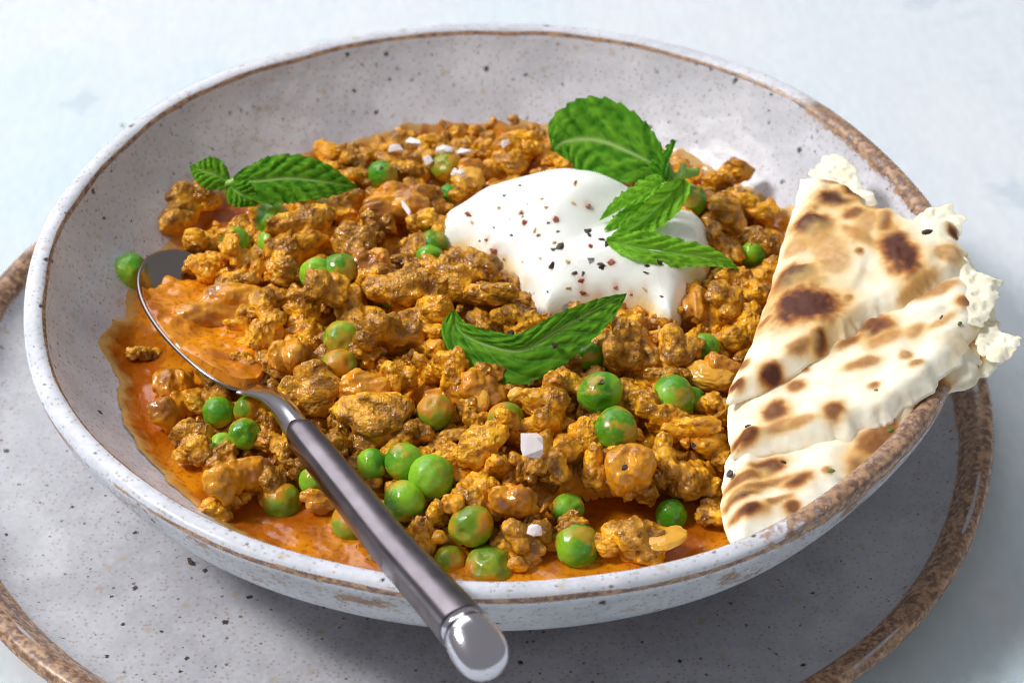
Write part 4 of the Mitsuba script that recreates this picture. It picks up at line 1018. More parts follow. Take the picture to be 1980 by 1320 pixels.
def sheet(poly, step, ztop, zbot, seed=1):
    """Closed sheet over a 2-D outline. ztop(x, y, d), zbot(x, y, d): heights from the distance d to the edge."""
    rings = [0, step * 0.25, step * 0.7, step * 1.4]
    pts, tot = [], 0
    for k, off in enumerate(rings):
        b = poly.buffer(-off) if off else poly
        for gm in getattr(b, "geoms", [b]):
            L = gm.exterior.length
            s = np.linspace(0, L, max(8, int(L / (step * 0.8))), endpoint=False)
            c = np.array([gm.exterior.interpolate(float(v)).coords[0] for v in s])
            pts.append(c)
    nb = len(pts[0])
    x0, y0, x1, y1 = poly.bounds
    gx, gy = np.meshgrid(np.arange(x0, x1, step), np.arange(y0, y1, step * 0.866), indexing="ij")
    gx = gx + (np.arange(gx.shape[1]) % 2)[None] * step / 2
    ii = contains_xy(poly.buffer(-step * 1.9), gx, gy)
    pts.append(np.stack([gx[ii], gy[ii]], -1))
    p = np.vstack(pts)
    tri = Delaunay(p).simplices
    cen = p[tri].mean(1)
    tri = tri[contains_xy(poly, cen[:, 0], cen[:, 1])]
    area = np.cross(p[tri[:, 1]] - p[tri[:, 0]], p[tri[:, 2]] - p[tri[:, 0]])
    tri[area < 0] = tri[area < 0][:, ::-1]
    tri = tri[np.abs(area) > 1e-13]
    d = sh_distance(poly.boundary, sh_points(p))
    d[:nb] = 0
    zt, zb = ztop(p[:, 0], p[:, 1], d), zbot(p[:, 0], p[:, 1], d)
    n = len(p)
    m2 = np.arange(n) + n
    m2[:nb] = np.arange(nb)
    zt[:nb] = (zt[:nb] + zb[:nb]) / 2
    v = np.vstack([np.column_stack([p, zt]), np.column_stack([p, zb])])
    return v, np.vstack([tri, m2[tri[:, ::-1]]]), n

STAINS = np.array([
    (-6.53, 24.17, 1.42, 0.6, 1),
    (-5.71, 22.01, 0.77, 0.5, 0),
    (-0.49, 13.36, 1.42, 0.6, 1),
    (22.5, 22.19, 1.59, 0.6, 1),
    (18.82, 22.0, 1.07, 0.5, 0),
    (14.54, 16.46, 1.24, 0.6, 1),
    (7.05, 17.04, 1.24, 0.6, 1),
    (6.02, 20.23, 1.06, 0.6, 1),
    (9.82, 14.09, 1.23, 0.5, 0),
    (10.45, 12.56, 0.89, 0.6, 1),
    (27.75, 3.63, 1.42, 0.6, 1),
    (17.4, 4.1, 0.92, 0.5, 0),
    (20.74, -0.37, 1.42, 0.6, 1),
    (20.9, -2.4, 1.24, 0.6, 1),
    (28.77, -0.96, 1.06, 0.6, 1),
    (24.77, -2.94, 1.77, 0.6, 1),
    (35.66, -1.47, 1.23, 0.5, 0),
    (39.63, -3.96, 0.71, 0.6, 1),
    (17.43, -1.97, 0.92, 0.5, 0),
    (5.49, 13.36, 0.89, 0.6, 1),
    (-2.06, 16.25, 1.06, 0.6, 1),
    (12.15, 20.25, 0.77, 0.5, 0),
    (11.15, 23.86, 0.92, 0.5, 0),
    (0.83, 22.62, 0.77, 0.5, 0),
    (19.23, 28.48, 1.38, 0.5, 0),
    (14.18, 9.75, 0.77, 0.5, 0),
    (6.81, 7.68, 0.61, 0.5, 0),
    (22.97, 8.2, 1.06, 0.6, 1),
    (2.18, 11.42, 0.71, 0.6, 1),
    (32.5, -1.95, 0.71, 0.6, 1),
    (10.87, 6.47, 0.61, 0.5, 0),
    (31.39, -3.19, 0.61, 0.5, 0),
])          # x, y, radius (mm), strength, darkness of the spots that pepper leaves
v, f, n = sheet(yog_poly, 0.0006, yog_top, lambda x, y, d: yog_base(x, y) - 0.004 * sst(0, 0.008, d))
col = np.tile([0.84, 0.85, 0.79], (len(v), 1))
mott = meshkit.fbm(v * 500, 2)
for x, y, r, s, dk in STAINS:
    k = np.exp(-((np.hypot(v[:, 0] - x / 1e3, v[:, 1] - y / 1e3) + 0.0004 * (mott - 0.5)) / (r / 1e3)) ** 2 * 1.2)[:, None] * s
    col = col * (1 - k) + np.array([0.55, 0.26, 0.12] if dk > 0.5 else [0.74, 0.56, 0.32]) * k
dist = np.concatenate([sh_distance(yog_poly.boundary, sh_points(v[:n, :2])), np.zeros(len(v) - n)])
k = (sst(0.0028, 0.0, dist) * sst(0.42, 0.62, meshkit.fbm(v * 220, 2, 8)))[:, None] * 0.8
col = col * (1 - k) + np.array([0.80, 0.56, 0.14]) * k
put("yogurt_dollop", mikit.ply((v, f), "yogurt_cream", smooth=True, color=col), label="white yogurt dollop peppered with dark flakes on top of the curry", category="yogurt")

# ---------------------------------------------------------------- spoon
SP = {'tip': [-79.85, 21.44, 37.0], 'half_width': 13.6, 'depth': 6.0, 'bank': -0.22, 'neck': [[-55.94, -33.05, 38.5, 3.6, 0.8], [-53.27, -35.48, 40.0, 3.3, 1.0], [-49.37, -40.85, 42.5, 3.0, 1.6], [-45.91, -47.71, 44.5, 2.9, 2.3], [-42.62, -55.05, 45.8, 3.1, 2.9], [-40.58, -59.11, 46.4, 3.3, 3.2]], 'handle': [[-41.44, -56.85, 46.2, 3.2, 3.1], [-40.33, -59.33, 46.6, 3.6, 3.5], [-28.99, -80.43, 49.5, 4.0, 3.9], [-19.31, -98.93, 52.5, 4.3, 4.2], [-9.72, -115.85, 55.6, 4.6, 4.5], [-4.57, -124.88, 57.0, 4.9, 4.8]], 'end_normal': [0.15, -0.5, 0.85]}
spoon = "spoon"
tag(spoon, "dark pewter spoon with its bowl in the curry and handle over the rim", "spoon")
tip, neck0 = np.array(SP["tip"]) / 1e3, np.array(SP["neck"][0][:3]) / 1e3
ax = nrm(neck0 - tip)
L = np.linalg.norm(neck0 - tip) / 2
sd = nrm(np.cross([0, 0, 1], ax))
sd = nrm(sd + np.array([0, 0, SP["bank"]]))
up = np.cross(ax, sd)
up = nrm(up if up[2] > 0 else -up)
nu, nv_ = 140, 36
a = np.linspace(0, 2 * np.pi, nu, endpoint=False)[:, None]
uu = np.linspace(0.0, 1, nv_)[None] ** 0.9
def spoon_pt(u, a, dz, grow=0.0):
    wide = SP["half_width"] / 1e3 + grow
    lx = (L + grow) * u * np.cos(a)
    ly = wide * u * np.sin(a) * (1 - 0.20 * np.cos(a)) 
    lz = -SP["depth"] / 1e3 * (1 - u**2) ** 0.9 + dz
    return (tip + neck0) / 2 + lx[..., None] * ax + ly[..., None] * sd + lz[..., None] * up
topv = spoon_pt(uu, a, 0.0)
botv = spoon_pt(uu, a, -0.0013 * (1 - 0.3 * uu**2), 0.0)
rimv = spoon_pt(np.array([[1.0]]), a, -0.0005, 0.0007)
v = np.concatenate([topv, rimv, botv[:, ::-1]], 1)
v[:, -1] = v[:, -1].mean(0)
put("bowl", mikit.ply((v.reshape(-1, 3), grid_faces(nu, v.shape[1], True)), "dark_reflect_steel", smooth=True), spoon)
lx, ly = (L * uu * np.cos(a)), (SP["half_width"] / 1e3 * uu * np.sin(a) * (1 - 0.20 * np.cos(a)))
bare = -SP["depth"] / 1e3 * (1 - uu**2) ** 0.9
fill = -0.0010 + 0.100 * lx - 0.05 * ly + 0.0030 * (meshkit.fbm(np.stack([lx, ly, lx * 0], -1) * 170, 3) - 0.5)
on = np.maximum(fill, bare + 0.00016 + 0.00030 * meshkit.fbm(np.stack([lx, ly, lx * 0], -1) * 300, 2) * sst(-0.7, -0.3, lx / L) - 0.0006 * sst(-0.45, -0.62, lx / L))
on = np.where(uu > 0.955, bare - 0.0004, on)
fv = (tip + neck0) / 2 + lx[..., None] * ax + ly[..., None] * sd + on[..., None] * up
put("spoon_sauce", mikit.ply((fv.reshape(-1, 3), grid_faces(nu, nv_, True)), "sauce_oily", smooth=True, uv=np.zeros((nu * nv_, 2))), kind="stuff", label="orange curry sauce filling the bowl of the spoon", category="sauce")
nk = spline(np.array(SP["neck"])[:, :3] / 1e3, 60)
nw = spline(np.array(SP["neck"])[:, 3:] / 1e3, 60)
put("neck", mikit.ply(sweep(nk, nw[:, 0], nw[:, 1], up, 36), "steel", smooth=40), spoon, label="polished bent neck of the spoon")
hd = spline(np.array(SP["handle"])[:, :3] / 1e3, 60)
hw = spline(np.array(SP["handle"])[:, 3:] / 1e3, 60)
put("handle", mikit.ply(sweep(hd, hw[:, 0], hw[:, 1], [0, 0, 1], 48, 2.6), "pewter", smooth=40), spoon, label="dull dark tapering round handle")
e0, e1 = hd[-1], hd[-1] + nrm(hd[-1] - hd[-6]) * 0.0135
dirn, fn = nrm(e1 - e0), nrm(SP["end_normal"])
hr = hw[-1].mean()
g3 = np.arange(-0.015, 0.0215, 0.0004)
X, Y, Z = np.meshgrid(g3, g3, g3, indexing="ij")
along = X * dirn[0] + Y * dirn[1] + Z * dirn[2]
rad = np.sqrt(np.maximum(X**2 + Y**2 + Z**2 - along**2, 0))
body = rad - (hr + 0.0001 + 0.0014 * sst(0.0, 0.009, along) - 0.0008 * np.exp(-((along - 0.001) / 0.0012) ** 2))
cut = (X - (e1 - e0)[0] * 0.84) * fn[0] + (Y - (e1 - e0)[1] * 0.84) * fn[1] + (Z - (e1 - e0)[2] * 0.84) * fn[2] + 55.0 * rad**2
smax = lambda p, q, k: np.maximum(p, q) + np.maximum(k - np.abs(p - q), 0) ** 2 / (4 * k)
F = np.maximum(smax(smax(body, cut, 0.0042), along - 0.0128, 0.004), -0.0008 - along)
v, f = surface_nets(F, np.array([g3[0]] * 3), 0.0004)
put("end_cap", mikit.ply((v + e0, f), "steel", smooth=True), spoon, label="polished slanted steel end of the spoon handle")

# ---------------------------------------------------------------- flatbread
bread = "flatbread"
tag(bread, "folded charred flatbread with torn edges leaning on the bowl's rim", "flatbread")
FOLDS = [
    ('top_fold', 'charred blistered uppermost fold of the bread', [[74.9, 31.39], [80.75, 28.63], [86.33, 24.77], [87.85, 20.01], [91.7, 14.71], [95.04, 14.25], [98.19, 9.96], [103.02, 8.34], [108.48, 6.19], [109.31, -0.44], [108.88, -9.58], [100.05, -17.57], [87.86, -23.9], [76.86, -31.09], [64.72, -40.43], [56.55, -43.47], [52.9, -43.67], [53.62, -38.81], [58.18, -27.87], [63.71, -11.05], [68.95, 9.29]], [37.9244, 0.22042, 0.05949, 0.0, 0.0, 0.0], 2.6, [(81.78, 17.05, 4.25, 3.46, -20, 0.95), (85.73, 20.35, 1.89, 2.83, 0, 0.8), (75.44, 7.84, 4.01, 4.41, 0, 0.95), (85.7, 1.86, 1.42, 4.09, 40, 0.75), (94.29, -6.61, 3.31, 8.19, 10, 1.0), (91.6, 6.24, 1.65, 2.83, 0, 0.65), (69.37, -10.61, 4.25, 4.41, 10, 0.95), (71.99, -20.75, 7.08, 5.67, 0, 1.0), (62.36, -39.27, 2.36, 2.52, 0, 0.9), (73.88, -31.66, 2.01, 2.2, 0, 0.8), (54.99, -40.48, 1.42, 1.57, 0, 0.8), (57.02, -33.31, 0.94, 2.05, 0, 0.6), (68.75, -32.89, 2.6, 1.57, 20, 0.5), (62.43, -20.98, 1.18, 1.26, 0, 0.5), (85.64, 10.24, 2.6, 2.2, 0, 0.7), (78.56, -3.66, 3.07, 6.3, 10, 0.3), (81.77, 25.36, 2.13, 0.94, 0, 0.5), (107.76, 2.34, 1.42, 1.57, 0, 0.85), (105.1, -7.06, 2.83, 2.2, 20, 0.35), (90.11, 12.96, 1.89, 1.57, 0, 0.6), (84.88, -4.29, 0.83, 1.1, 0, 0.6), (81.21, -18.84, 0.94, 1.26, 0, 0.5), (97.63, -16.51, 4.72, 1.26, 40, 0.35), (86.91, 4.58, 4.72, 1.89, 60, 0.3), (71.07, 0.98, 2.36, 2.2, 0, 0.3)]),
    ('middle_fold', 'pale lightly spotted middle fold', [[53.29, -40.51], [58.84, -29.12], [73.4, -6.86], [91.71, 9.79], [110.02, 0.91], [110.7, -13.64], [111.19, -22.12], [108.49, -30.51], [100.28, -42.96], [92.8, -49.76], [79.97, -55.87], [69.27, -57.75], [54.77, -57.8], [53.14, -55.11]], [32.95815, 0.22712, 0.02672, 0.0, 0.0, 0.0], 2.5, [(87.22, -26.18, 3.31, 3.46, 0, 0.75), (63.06, -48.99, 2.6, 2.68, 10, 0.75), (75.4, -51.51, 2.13, 2.05, 20, 0.72), (68.14, -41.59, 1.77, 1.73, 0, 0.6), (63.87, -53.39, 3.54, 1.26, 10, 0.45), (56.17, -54.65, 2.36, 1.57, 20, 0.75), (68.58, -53.13, 2.36, 0.94, 10, 0.4), (83.03, -37.3, 3.31, 1.42, 10, 0.5), (95.41, -29.66, 2.13, 1.57, 40, 0.45), (106.95, -21.1, 1.65, 1.42, 20, 0.6), (88.7, -30.69, 3.54, 1.57, 20, 0.4), (92.57, -36.79, 1.18, 1.26, 0, 0.45), (101.53, -16.56, 4.72, 1.26, 20, 0.4), (80.57, -29.59, 2.83, 1.1, 25, 0.6), (94.24, -40.0, 1.42, 0.94, 30, 0.5), (84.74, -45.01, 1.18, 0.94, 30, 0.5), (101.35, -27.54, 3.54, 0.94, 40, 0.35), (70.26, -36.33, 0.94, 0.79, 0, 0.6), (60.82, -31.93, 0.94, 0.79, 0, 0.4)]),
    ('bottom_fold', "striped lower fold against the bowl's rim", [[51.63, -58.4], [53.86, -51.28], [68.98, -37.41], [95.52, -14.64], [111.14, -11.11], [115.72, -19.94], [110.97, -32.02], [107.8, -36.28], [101.2, -43.87], [92.47, -53.54], [84.94, -61.88], [77.61, -67.14], [69.36, -73.88], [60.91, -77.6], [58.08, -79.2], [54.85, -81.97], [52.12, -80.44], [50.32, -73.69], [50.77, -65.67]], [27.95856, 0.23091, 0.01053, 0.0, 0.0, 0.0], 2.3, [(60.81, -61.62, 3.31, 2.05, 25, 0.8), (66.52, -66.56, 2.83, 1.57, 20, 0.75), (54.84, -69.81, 3.31, 1.57, 20, 0.85), (56.05, -74.91, 3.07, 1.26, 15, 0.85), (64.89, -73.35, 1.65, 1.26, 0, 0.7), (54.68, -65.19, 3.54, 1.42, 15, 0.6), (81.04, -61.63, 3.07, 2.2, 20, 0.65), (85.09, -56.53, 5.19, 2.52, 30, 0.6), (97.69, -43.35, 4.72, 3.15, 40, 0.72), (105.48, -30.61, 2.36, 1.89, 40, 0.6), (73.29, -64.49, 0.94, 0.79, 0, 0.5), (59.86, -67.19, 4.72, 0.94, 20, 0.5), (62.28, -71.8, 2.6, 0.79, 20, 0.5)]),
    ('under_fold', 'browned underside fold on the rim', [[51.65, -69.78], [60.79, -57.78], [88.35, -29.11], [109.88, -22.93], [116.91, -26.26], [117.57, -29.63], [111.01, -36.01], [104.98, -38.77], [95.13, -50.43], [85.08, -60.86], [73.06, -71.42], [61.68, -76.83], [56.07, -78.91]], [29.1481, 0.20225, 0.03068, 0.0, 0.0, 0.0], 2.0, [(108.33, -33.32, 2.36, 1.26, 30, 0.6), (96.15, -49.77, 3.54, 0.94, 40, 0.6)]),
]
for name, lab, outline, coef, thick, spots in FOLDS:
    ol = spline(np.array(outline + outline[:1]) / 1e3, 420)[:-1]
    q3 = np.column_stack([ol, ol[:, 0] * 0])
    torn = sst(0.070, 0.080, ol[:, 0])[:, None]
    ol = ol + np.stack([meshkit.fbm(q3 * 320, 3, 31) - 0.5, meshkit.fbm(q3 * 320 + 9, 3, 32) - 0.5], -1) * (0.0008 + 0.0030 * torn)
    poly = Polygon(ol).buffer(0)
    poly = max(getattr(poly, 'geoms', [poly]), key=lambda g_: g_.area)
    cf = np.array(coef)
    def mid(x, y, cf=cf, sd=len(name)):
        p = np.stack([x, y, x * 0], -1)
        return cf[0] / 1e3 + cf[1] * x + cf[2] * y + cf[3] * x * x + cf[4] * x * y + cf[5] * y * y + 0.0038 * (meshkit.fbm(p * 42 + sd, 2, sd) - 0.5)
    tk = thick / 1e3
    rnd = lambda d, tk=tk: np.sqrt(np.maximum(1 - (1 - np.clip(d / (tk * 1.1), 0, 1)) ** 2, 0))
    puff = lambda x, y: 0.0010 * sst(0.45, 0.75, meshkit.fbm(np.stack([x, y, x * 0], -1) * 110 + 3, 2, 6)) + 0.0005 * (meshkit.fbm(np.stack([x, y, x * 0], -1) * 300, 2, 7) - 0.5)
    lip = lambda d: -0.0026 * (1 - sst(0, 0.006, d)) ** 2
    def blister(x, y, spots=spots):
        z = 0 * x
        for a_, b_, rx, ry, rot, s in spots:
            c_, s_ = math.cos(math.radians(rot)), math.sin(math.radians(rot))
            q = ((x - a_ / 1e3) * c_ + (y - b_ / 1e3) * s_) ** 2 / (rx / 1e3) ** 2 + (-(x - a_ / 1e3) * s_ + (y - b_ / 1e3) * c_) ** 2 / (ry / 1e3) ** 2
            z = z + 0.0011 * s * np.exp(-q * 0.9) * (0.7 + 0.9 * (meshkit.fbm(np.stack([x, y, x * 0], -1) * 700, 2, 9) - 0.5))
        return z
    v, f, n = sheet(poly, 0.0007, lambda x, y, d: mid(x, y) + lip(d) + tk / 2 * rnd(d) + (puff(x, y) + blister(x, y)) * sst(0, 0.003, d), lambda x, y, d: mid(x, y) + lip(d) - tk / 2 * rnd(d))
    col = np.tile([0.92, 0.875, 0.72], (len(v), 1))
    m1, m2, m3 = meshkit.fbm(v * 90, 3, 21), meshkit.fbm(v * 330, 3, 22), meshkit.fbm(v * 900, 2, 23)
    wash = sst(0.54, 0.76, m1 * 0.75 + m2 * 0.25)[:, None] * 0.5
    col = col * (1 - wash) + np.array([0.70, 0.42, 0.13]) * wash
    tint = (0.35 * sst(0.45, 0.7, m2) + 0.25 * sst(0.5, 0.7, m3))[:, None]
    col = col * (1 - tint) + np.array([0.82, 0.66, 0.40]) * tint
    for x, y, rx, ry, rot, s in spots:
        dx, dy = v[:, 0] - x / 1e3, v[:, 1] - y / 1e3
        c_, s_ = math.cos(math.radians(rot)), math.sin(math.radians(rot))
        q = np.hypot((dx * c_ + dy * s_) / (rx / 1e3), (-dx * s_ + dy * c_) / (ry / 1e3)) * 0.92 + 0.9 * (m2 - 0.5) + 0.6 * (m3 - 0.5)
        q = np.where(np.arange(len(v)) < n, q, 9)
        for lo, hi, c, w in ((2.3, 0.8, (0.78, 0.52, 0.20), 0.6 + 0.3 * s), (1.7, 0.8, (0.66, 0.34, 0.08), 0.85 * min(1, s + 0.2)), (1.35, 0.85, (0.36, 0.115, 0.022), 0.95), (1.0, 0.62, (0.075, 0.020, 0.012), 0.95)):
            amt = 1.0 if c[0] > 0.6 else min(1, s * 1.25) if c[0] > 0.3 else max(0, (s - 0.35) * 1.8)
            k = np.clip(sst(lo, hi, q) * w * min(1, amt) * ((0.55 + 0.9 * m3) if c[0] > 0.3 else 1.0), 0, 1)[:, None]
            col = col * (1 - k) + np.array(c) * k
    put(name, mikit.ply((v, f), "bread_crust", smooth=True, color=col), bread, label=lab)
# torn inner layers: a ragged, porous sheet of pale crumb that sticks out past the crust
CRUMBS = [
    ("fluffy pale crumb torn open at the bread's upper corner", [[76.2, 28.93], [78.33, 35.75], [82.06, 40.25], [86.96, 38.1], [89.32, 31.45], [90.84, 24.51], [91.34, 17.76], [84.77, 16.54]], [51.81628, 0.05455, -0.03478], 1.3),
    ("small pale crumb tearing out behind the bread's charred corner", [[99.8, 9.43], [104.02, 13.9], [109.27, 14.5], [111.18, 8.69], [108.79, 3.58]], [53.29879, 0.05272, -0.01195], 1.2),
    ("white crumb tearing out of the bread's outer edge", [[107.58, -1.59], [110.22, -4.72], [111.22, -8.28], [113.99, -10.99], [117.52, -13.28], [116.5, -17.22], [113.57, -22.97], [109.98, -26.95], [106.23, -23.03]], [61.49871, -0.02874, 0.07401], 1.5),
    ("pale crumb hanging under the bread's outer corner", [[109.48, -22.28], [114.24, -23.82], [116.31, -26.04], [119.67, -29.04], [117.56, -34.32], [113.04, -36.92], [110.21, -35.4], [108.77, -30.03]], [56.98743, 0.00279, 0.13008], 1.8),
]
for i, (lab, outline, coef, thick) in enumerate(CRUMBS):
    ol = spline(np.array(outline + outline[:1]) / 1e3, 300)[:-1]
    q3 = np.column_stack([ol, ol[:, 0] * 0 + i])
    ol = ol + np.stack([meshkit.fbm(q3 * 300, 4, 41) - 0.5, meshkit.fbm(q3 * 300 + 9, 4, 42) - 0.5], -1) * 0.0046
    poly = Polygon(ol).buffer(0)
    poly = max(getattr(poly, "geoms", [poly]), key=lambda g_: g_.area)
    tk = thick / 1e3
    def mid(x, y, cf=coef):
        return cf[0] / 1e3 + cf[1] * x + cf[2] * y + 0.0030 * (meshkit.fbm(np.stack([x, y, x * 0], -1) * 150, 2, 5) - 0.5)
    rough = lambda x, y: 0.0009 * (meshkit.fbm(np.stack([x, y, x * 0], -1) * 420, 4, 8) - 0.5) - 0.0005 * sst(0.62, 0.75, meshkit.noise(np.stack([x, y, x * 0], -1) * 800, 3))
    v, f, n = sheet(poly, 0.0005, lambda x, y, d: mid(x, y) + (tk / 2 + rough(x, y)) * sst(0, 0.0018, d) ** 0.6, lambda x, y, d: mid(x, y) - tk / 2 * sst(0, 0.0018, d) ** 0.6)
    put("torn_crumb", mikit.ply((v, f), "bread_crumb", smooth=True), bread, label=lab)
# ---------------------------------------------------------------- mint
def leaf(mid_pts, width, face, fold=0.25, curl=0.15, tilt=0.0, light=0.0, veins=8, teeth=15, seed=0, blunt=0.75, twist=0.0, sides=(1.0, 1.0), under=False):
    """Mint leaf: midrib spline, half-width (m), hint of the way it faces. Puckered between side veins, toothed edge."""
    ns, nt = 150, 41
    C = spline(np.array(mid_pts) / 1e3, ns)
    t = np.gradient(C, axis=0)
    t /= np.linalg.norm(t, axis=1, keepdims=True)
    B = np.cross(t, face)
    B /= np.linalg.norm(B, axis=1, keepdims=True)
    N = np.cross(B, t)
    s = np.linspace(0, 1, ns)
    ang = tilt + twist * s
    B, N = B * np.cos(ang)[:, None] + N * np.sin(ang)[:, None], N * np.cos(ang)[:, None] - B * np.sin(ang)[:, None]
    tt = np.linspace(-1, 1, nt)
    w = np.sin(np.pi * np.clip(s, 0, 1) ** blunt) ** 0.85
    w = np.maximum(w, 0.015)
    saw = (s * teeth) % 1.0
    W = width / 1e3 * w[:, None] * (1 + (0.085 * (saw - 0.5))[:, None] * np.abs(tt)[None] ** 5)
    W = W * np.where(tt < 0, sides[0], sides[1])[None]
    a = np.abs(tt)[None]
    vc = s[:, None] - (0.34 * a - 0.10 * a**2) * w[:, None]
    ph = vc * veins + 0.35 * (meshkit.noise(np.stack([s * 5 + seed, s * 0, s * 0], -1)) - 0.5)[:, None] + 0.18 * tt[None]
    near = np.abs((ph % 1.0) - 0.5) * 2
    vein = sst(0.86, 1.0, near) * sst(0.0, 0.1, a) * (1 - 0.7 * a)
    puck = 0.00085 * np.sin(np.pi / 2 * np.clip(1 - near, 0, 1)) ** 0.8 * sst(0.02, 0.35, a) * w[:, None] ** 0.5
    rib = np.exp(-(a / 0.05) ** 2)
    P = C[:, None] + B[:, None] * (W * tt[None] * math.cos(fold))[..., None]
    rel = meshkit.fbm(np.stack([s[:, None] * 26 + 0 * tt, tt[None] * 9 + 0 * s[:, None], 0 * s[:, None] * tt + seed], -1), 3, seed)
    lift = W * a * math.sin(fold) - curl * W * a**2 * 0.9 + puck - 0.0003 * rib + 0.0009 * (rel - 0.5) * sst(0, 0.3, a)
    lift = lift + 0.0006 * np.sin(s * 9 + seed)[:, None] * a**2
    P = P + N[:, None] * lift[..., None]
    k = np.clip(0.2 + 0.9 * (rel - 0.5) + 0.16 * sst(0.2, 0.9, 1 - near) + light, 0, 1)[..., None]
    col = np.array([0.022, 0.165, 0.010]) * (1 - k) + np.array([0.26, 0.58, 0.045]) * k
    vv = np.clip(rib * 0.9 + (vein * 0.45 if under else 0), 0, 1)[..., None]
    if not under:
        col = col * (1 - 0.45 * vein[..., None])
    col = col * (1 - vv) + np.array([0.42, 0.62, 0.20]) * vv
    return mikit.ply((P.reshape(-1, 3), grid_faces(ns, nt)), "mint_green", smooth=True, color=col.reshape(-1, 3))

def stem(pts, r0, r1, n=24):
    p = spline(np.array(pts) / 1e3, n)
    r = np.linspace(r0, r1, n) / 1e3
    return mikit.ply(sweep(p, r, r, [0.1, 0.2, 1], 12), "mint_stem", smooth=True)

MINT = [
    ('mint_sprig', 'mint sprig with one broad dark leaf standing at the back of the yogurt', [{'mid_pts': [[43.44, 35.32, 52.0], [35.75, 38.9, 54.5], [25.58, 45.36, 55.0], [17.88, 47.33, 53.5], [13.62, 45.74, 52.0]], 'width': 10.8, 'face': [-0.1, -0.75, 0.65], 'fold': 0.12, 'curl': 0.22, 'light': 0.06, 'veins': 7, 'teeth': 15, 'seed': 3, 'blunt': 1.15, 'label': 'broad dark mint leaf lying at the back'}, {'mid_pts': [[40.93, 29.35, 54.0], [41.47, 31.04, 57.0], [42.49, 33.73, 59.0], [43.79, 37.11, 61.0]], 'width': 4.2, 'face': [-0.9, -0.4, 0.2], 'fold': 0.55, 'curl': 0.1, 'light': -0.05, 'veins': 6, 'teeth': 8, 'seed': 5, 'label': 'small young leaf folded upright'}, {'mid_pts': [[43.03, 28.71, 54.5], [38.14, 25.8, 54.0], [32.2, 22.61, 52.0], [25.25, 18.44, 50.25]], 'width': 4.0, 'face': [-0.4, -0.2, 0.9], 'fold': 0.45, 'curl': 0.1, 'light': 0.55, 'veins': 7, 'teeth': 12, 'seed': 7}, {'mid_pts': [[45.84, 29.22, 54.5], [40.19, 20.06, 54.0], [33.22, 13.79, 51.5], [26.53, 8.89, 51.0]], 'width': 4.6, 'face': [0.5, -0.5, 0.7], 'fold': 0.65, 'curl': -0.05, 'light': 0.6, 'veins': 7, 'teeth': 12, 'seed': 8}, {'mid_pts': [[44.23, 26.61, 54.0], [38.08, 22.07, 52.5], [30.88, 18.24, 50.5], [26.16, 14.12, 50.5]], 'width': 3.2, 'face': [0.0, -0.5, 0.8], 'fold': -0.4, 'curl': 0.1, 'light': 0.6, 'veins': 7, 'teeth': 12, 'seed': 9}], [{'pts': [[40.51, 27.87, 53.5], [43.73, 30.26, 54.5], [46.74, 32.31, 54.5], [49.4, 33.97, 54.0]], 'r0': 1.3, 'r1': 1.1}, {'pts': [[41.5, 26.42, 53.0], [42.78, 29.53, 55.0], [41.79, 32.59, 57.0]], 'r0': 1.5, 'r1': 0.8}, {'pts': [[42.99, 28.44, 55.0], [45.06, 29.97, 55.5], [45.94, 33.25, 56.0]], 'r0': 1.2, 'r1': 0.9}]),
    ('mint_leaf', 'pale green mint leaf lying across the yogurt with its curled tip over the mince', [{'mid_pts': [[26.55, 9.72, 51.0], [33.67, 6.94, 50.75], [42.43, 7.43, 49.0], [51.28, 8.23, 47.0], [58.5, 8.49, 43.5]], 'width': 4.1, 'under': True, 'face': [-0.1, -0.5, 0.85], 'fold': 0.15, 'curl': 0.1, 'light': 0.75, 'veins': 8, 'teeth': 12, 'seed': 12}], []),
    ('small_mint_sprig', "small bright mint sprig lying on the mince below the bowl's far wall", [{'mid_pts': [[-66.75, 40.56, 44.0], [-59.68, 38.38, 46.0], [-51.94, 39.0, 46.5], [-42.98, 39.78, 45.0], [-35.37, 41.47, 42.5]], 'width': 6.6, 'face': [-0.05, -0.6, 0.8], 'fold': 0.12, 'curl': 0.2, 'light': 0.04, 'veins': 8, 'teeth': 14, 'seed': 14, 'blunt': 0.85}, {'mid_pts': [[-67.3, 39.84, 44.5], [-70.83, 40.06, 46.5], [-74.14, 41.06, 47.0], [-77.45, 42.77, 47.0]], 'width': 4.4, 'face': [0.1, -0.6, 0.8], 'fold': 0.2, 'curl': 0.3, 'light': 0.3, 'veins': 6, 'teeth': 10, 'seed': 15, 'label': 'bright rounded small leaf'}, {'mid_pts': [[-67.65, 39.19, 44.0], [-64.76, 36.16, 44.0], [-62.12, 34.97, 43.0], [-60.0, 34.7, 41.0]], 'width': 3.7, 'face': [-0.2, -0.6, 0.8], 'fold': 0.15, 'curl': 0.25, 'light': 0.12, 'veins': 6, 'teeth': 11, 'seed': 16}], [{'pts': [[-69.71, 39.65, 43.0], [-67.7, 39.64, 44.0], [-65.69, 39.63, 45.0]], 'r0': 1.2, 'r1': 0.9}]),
    ('lone_mint_leaf', 'single glossy mint leaf sagging in front of the yogurt with pepper on it', [{'mid_pts': [[-9.35, -14.65, 47.5], [-7.63, -20.64, 46.5], [-0.97, -25.15, 46.0], [6.76, -27.07, 46.5], [16.2, -22.26, 49.5], [24.57, -16.86, 51.0], [30.86, -12.56, 52.0]], 'width': 6.6, 'under': True, 'sides': (0.6, 1.2), 'face': [-0.05, -0.75, 0.65], 'fold': 0.22, 'curl': 0.18, 'light': 0.08, 'veins': 10, 'teeth': 18, 'seed': 20, 'blunt': 0.95}], []),
]
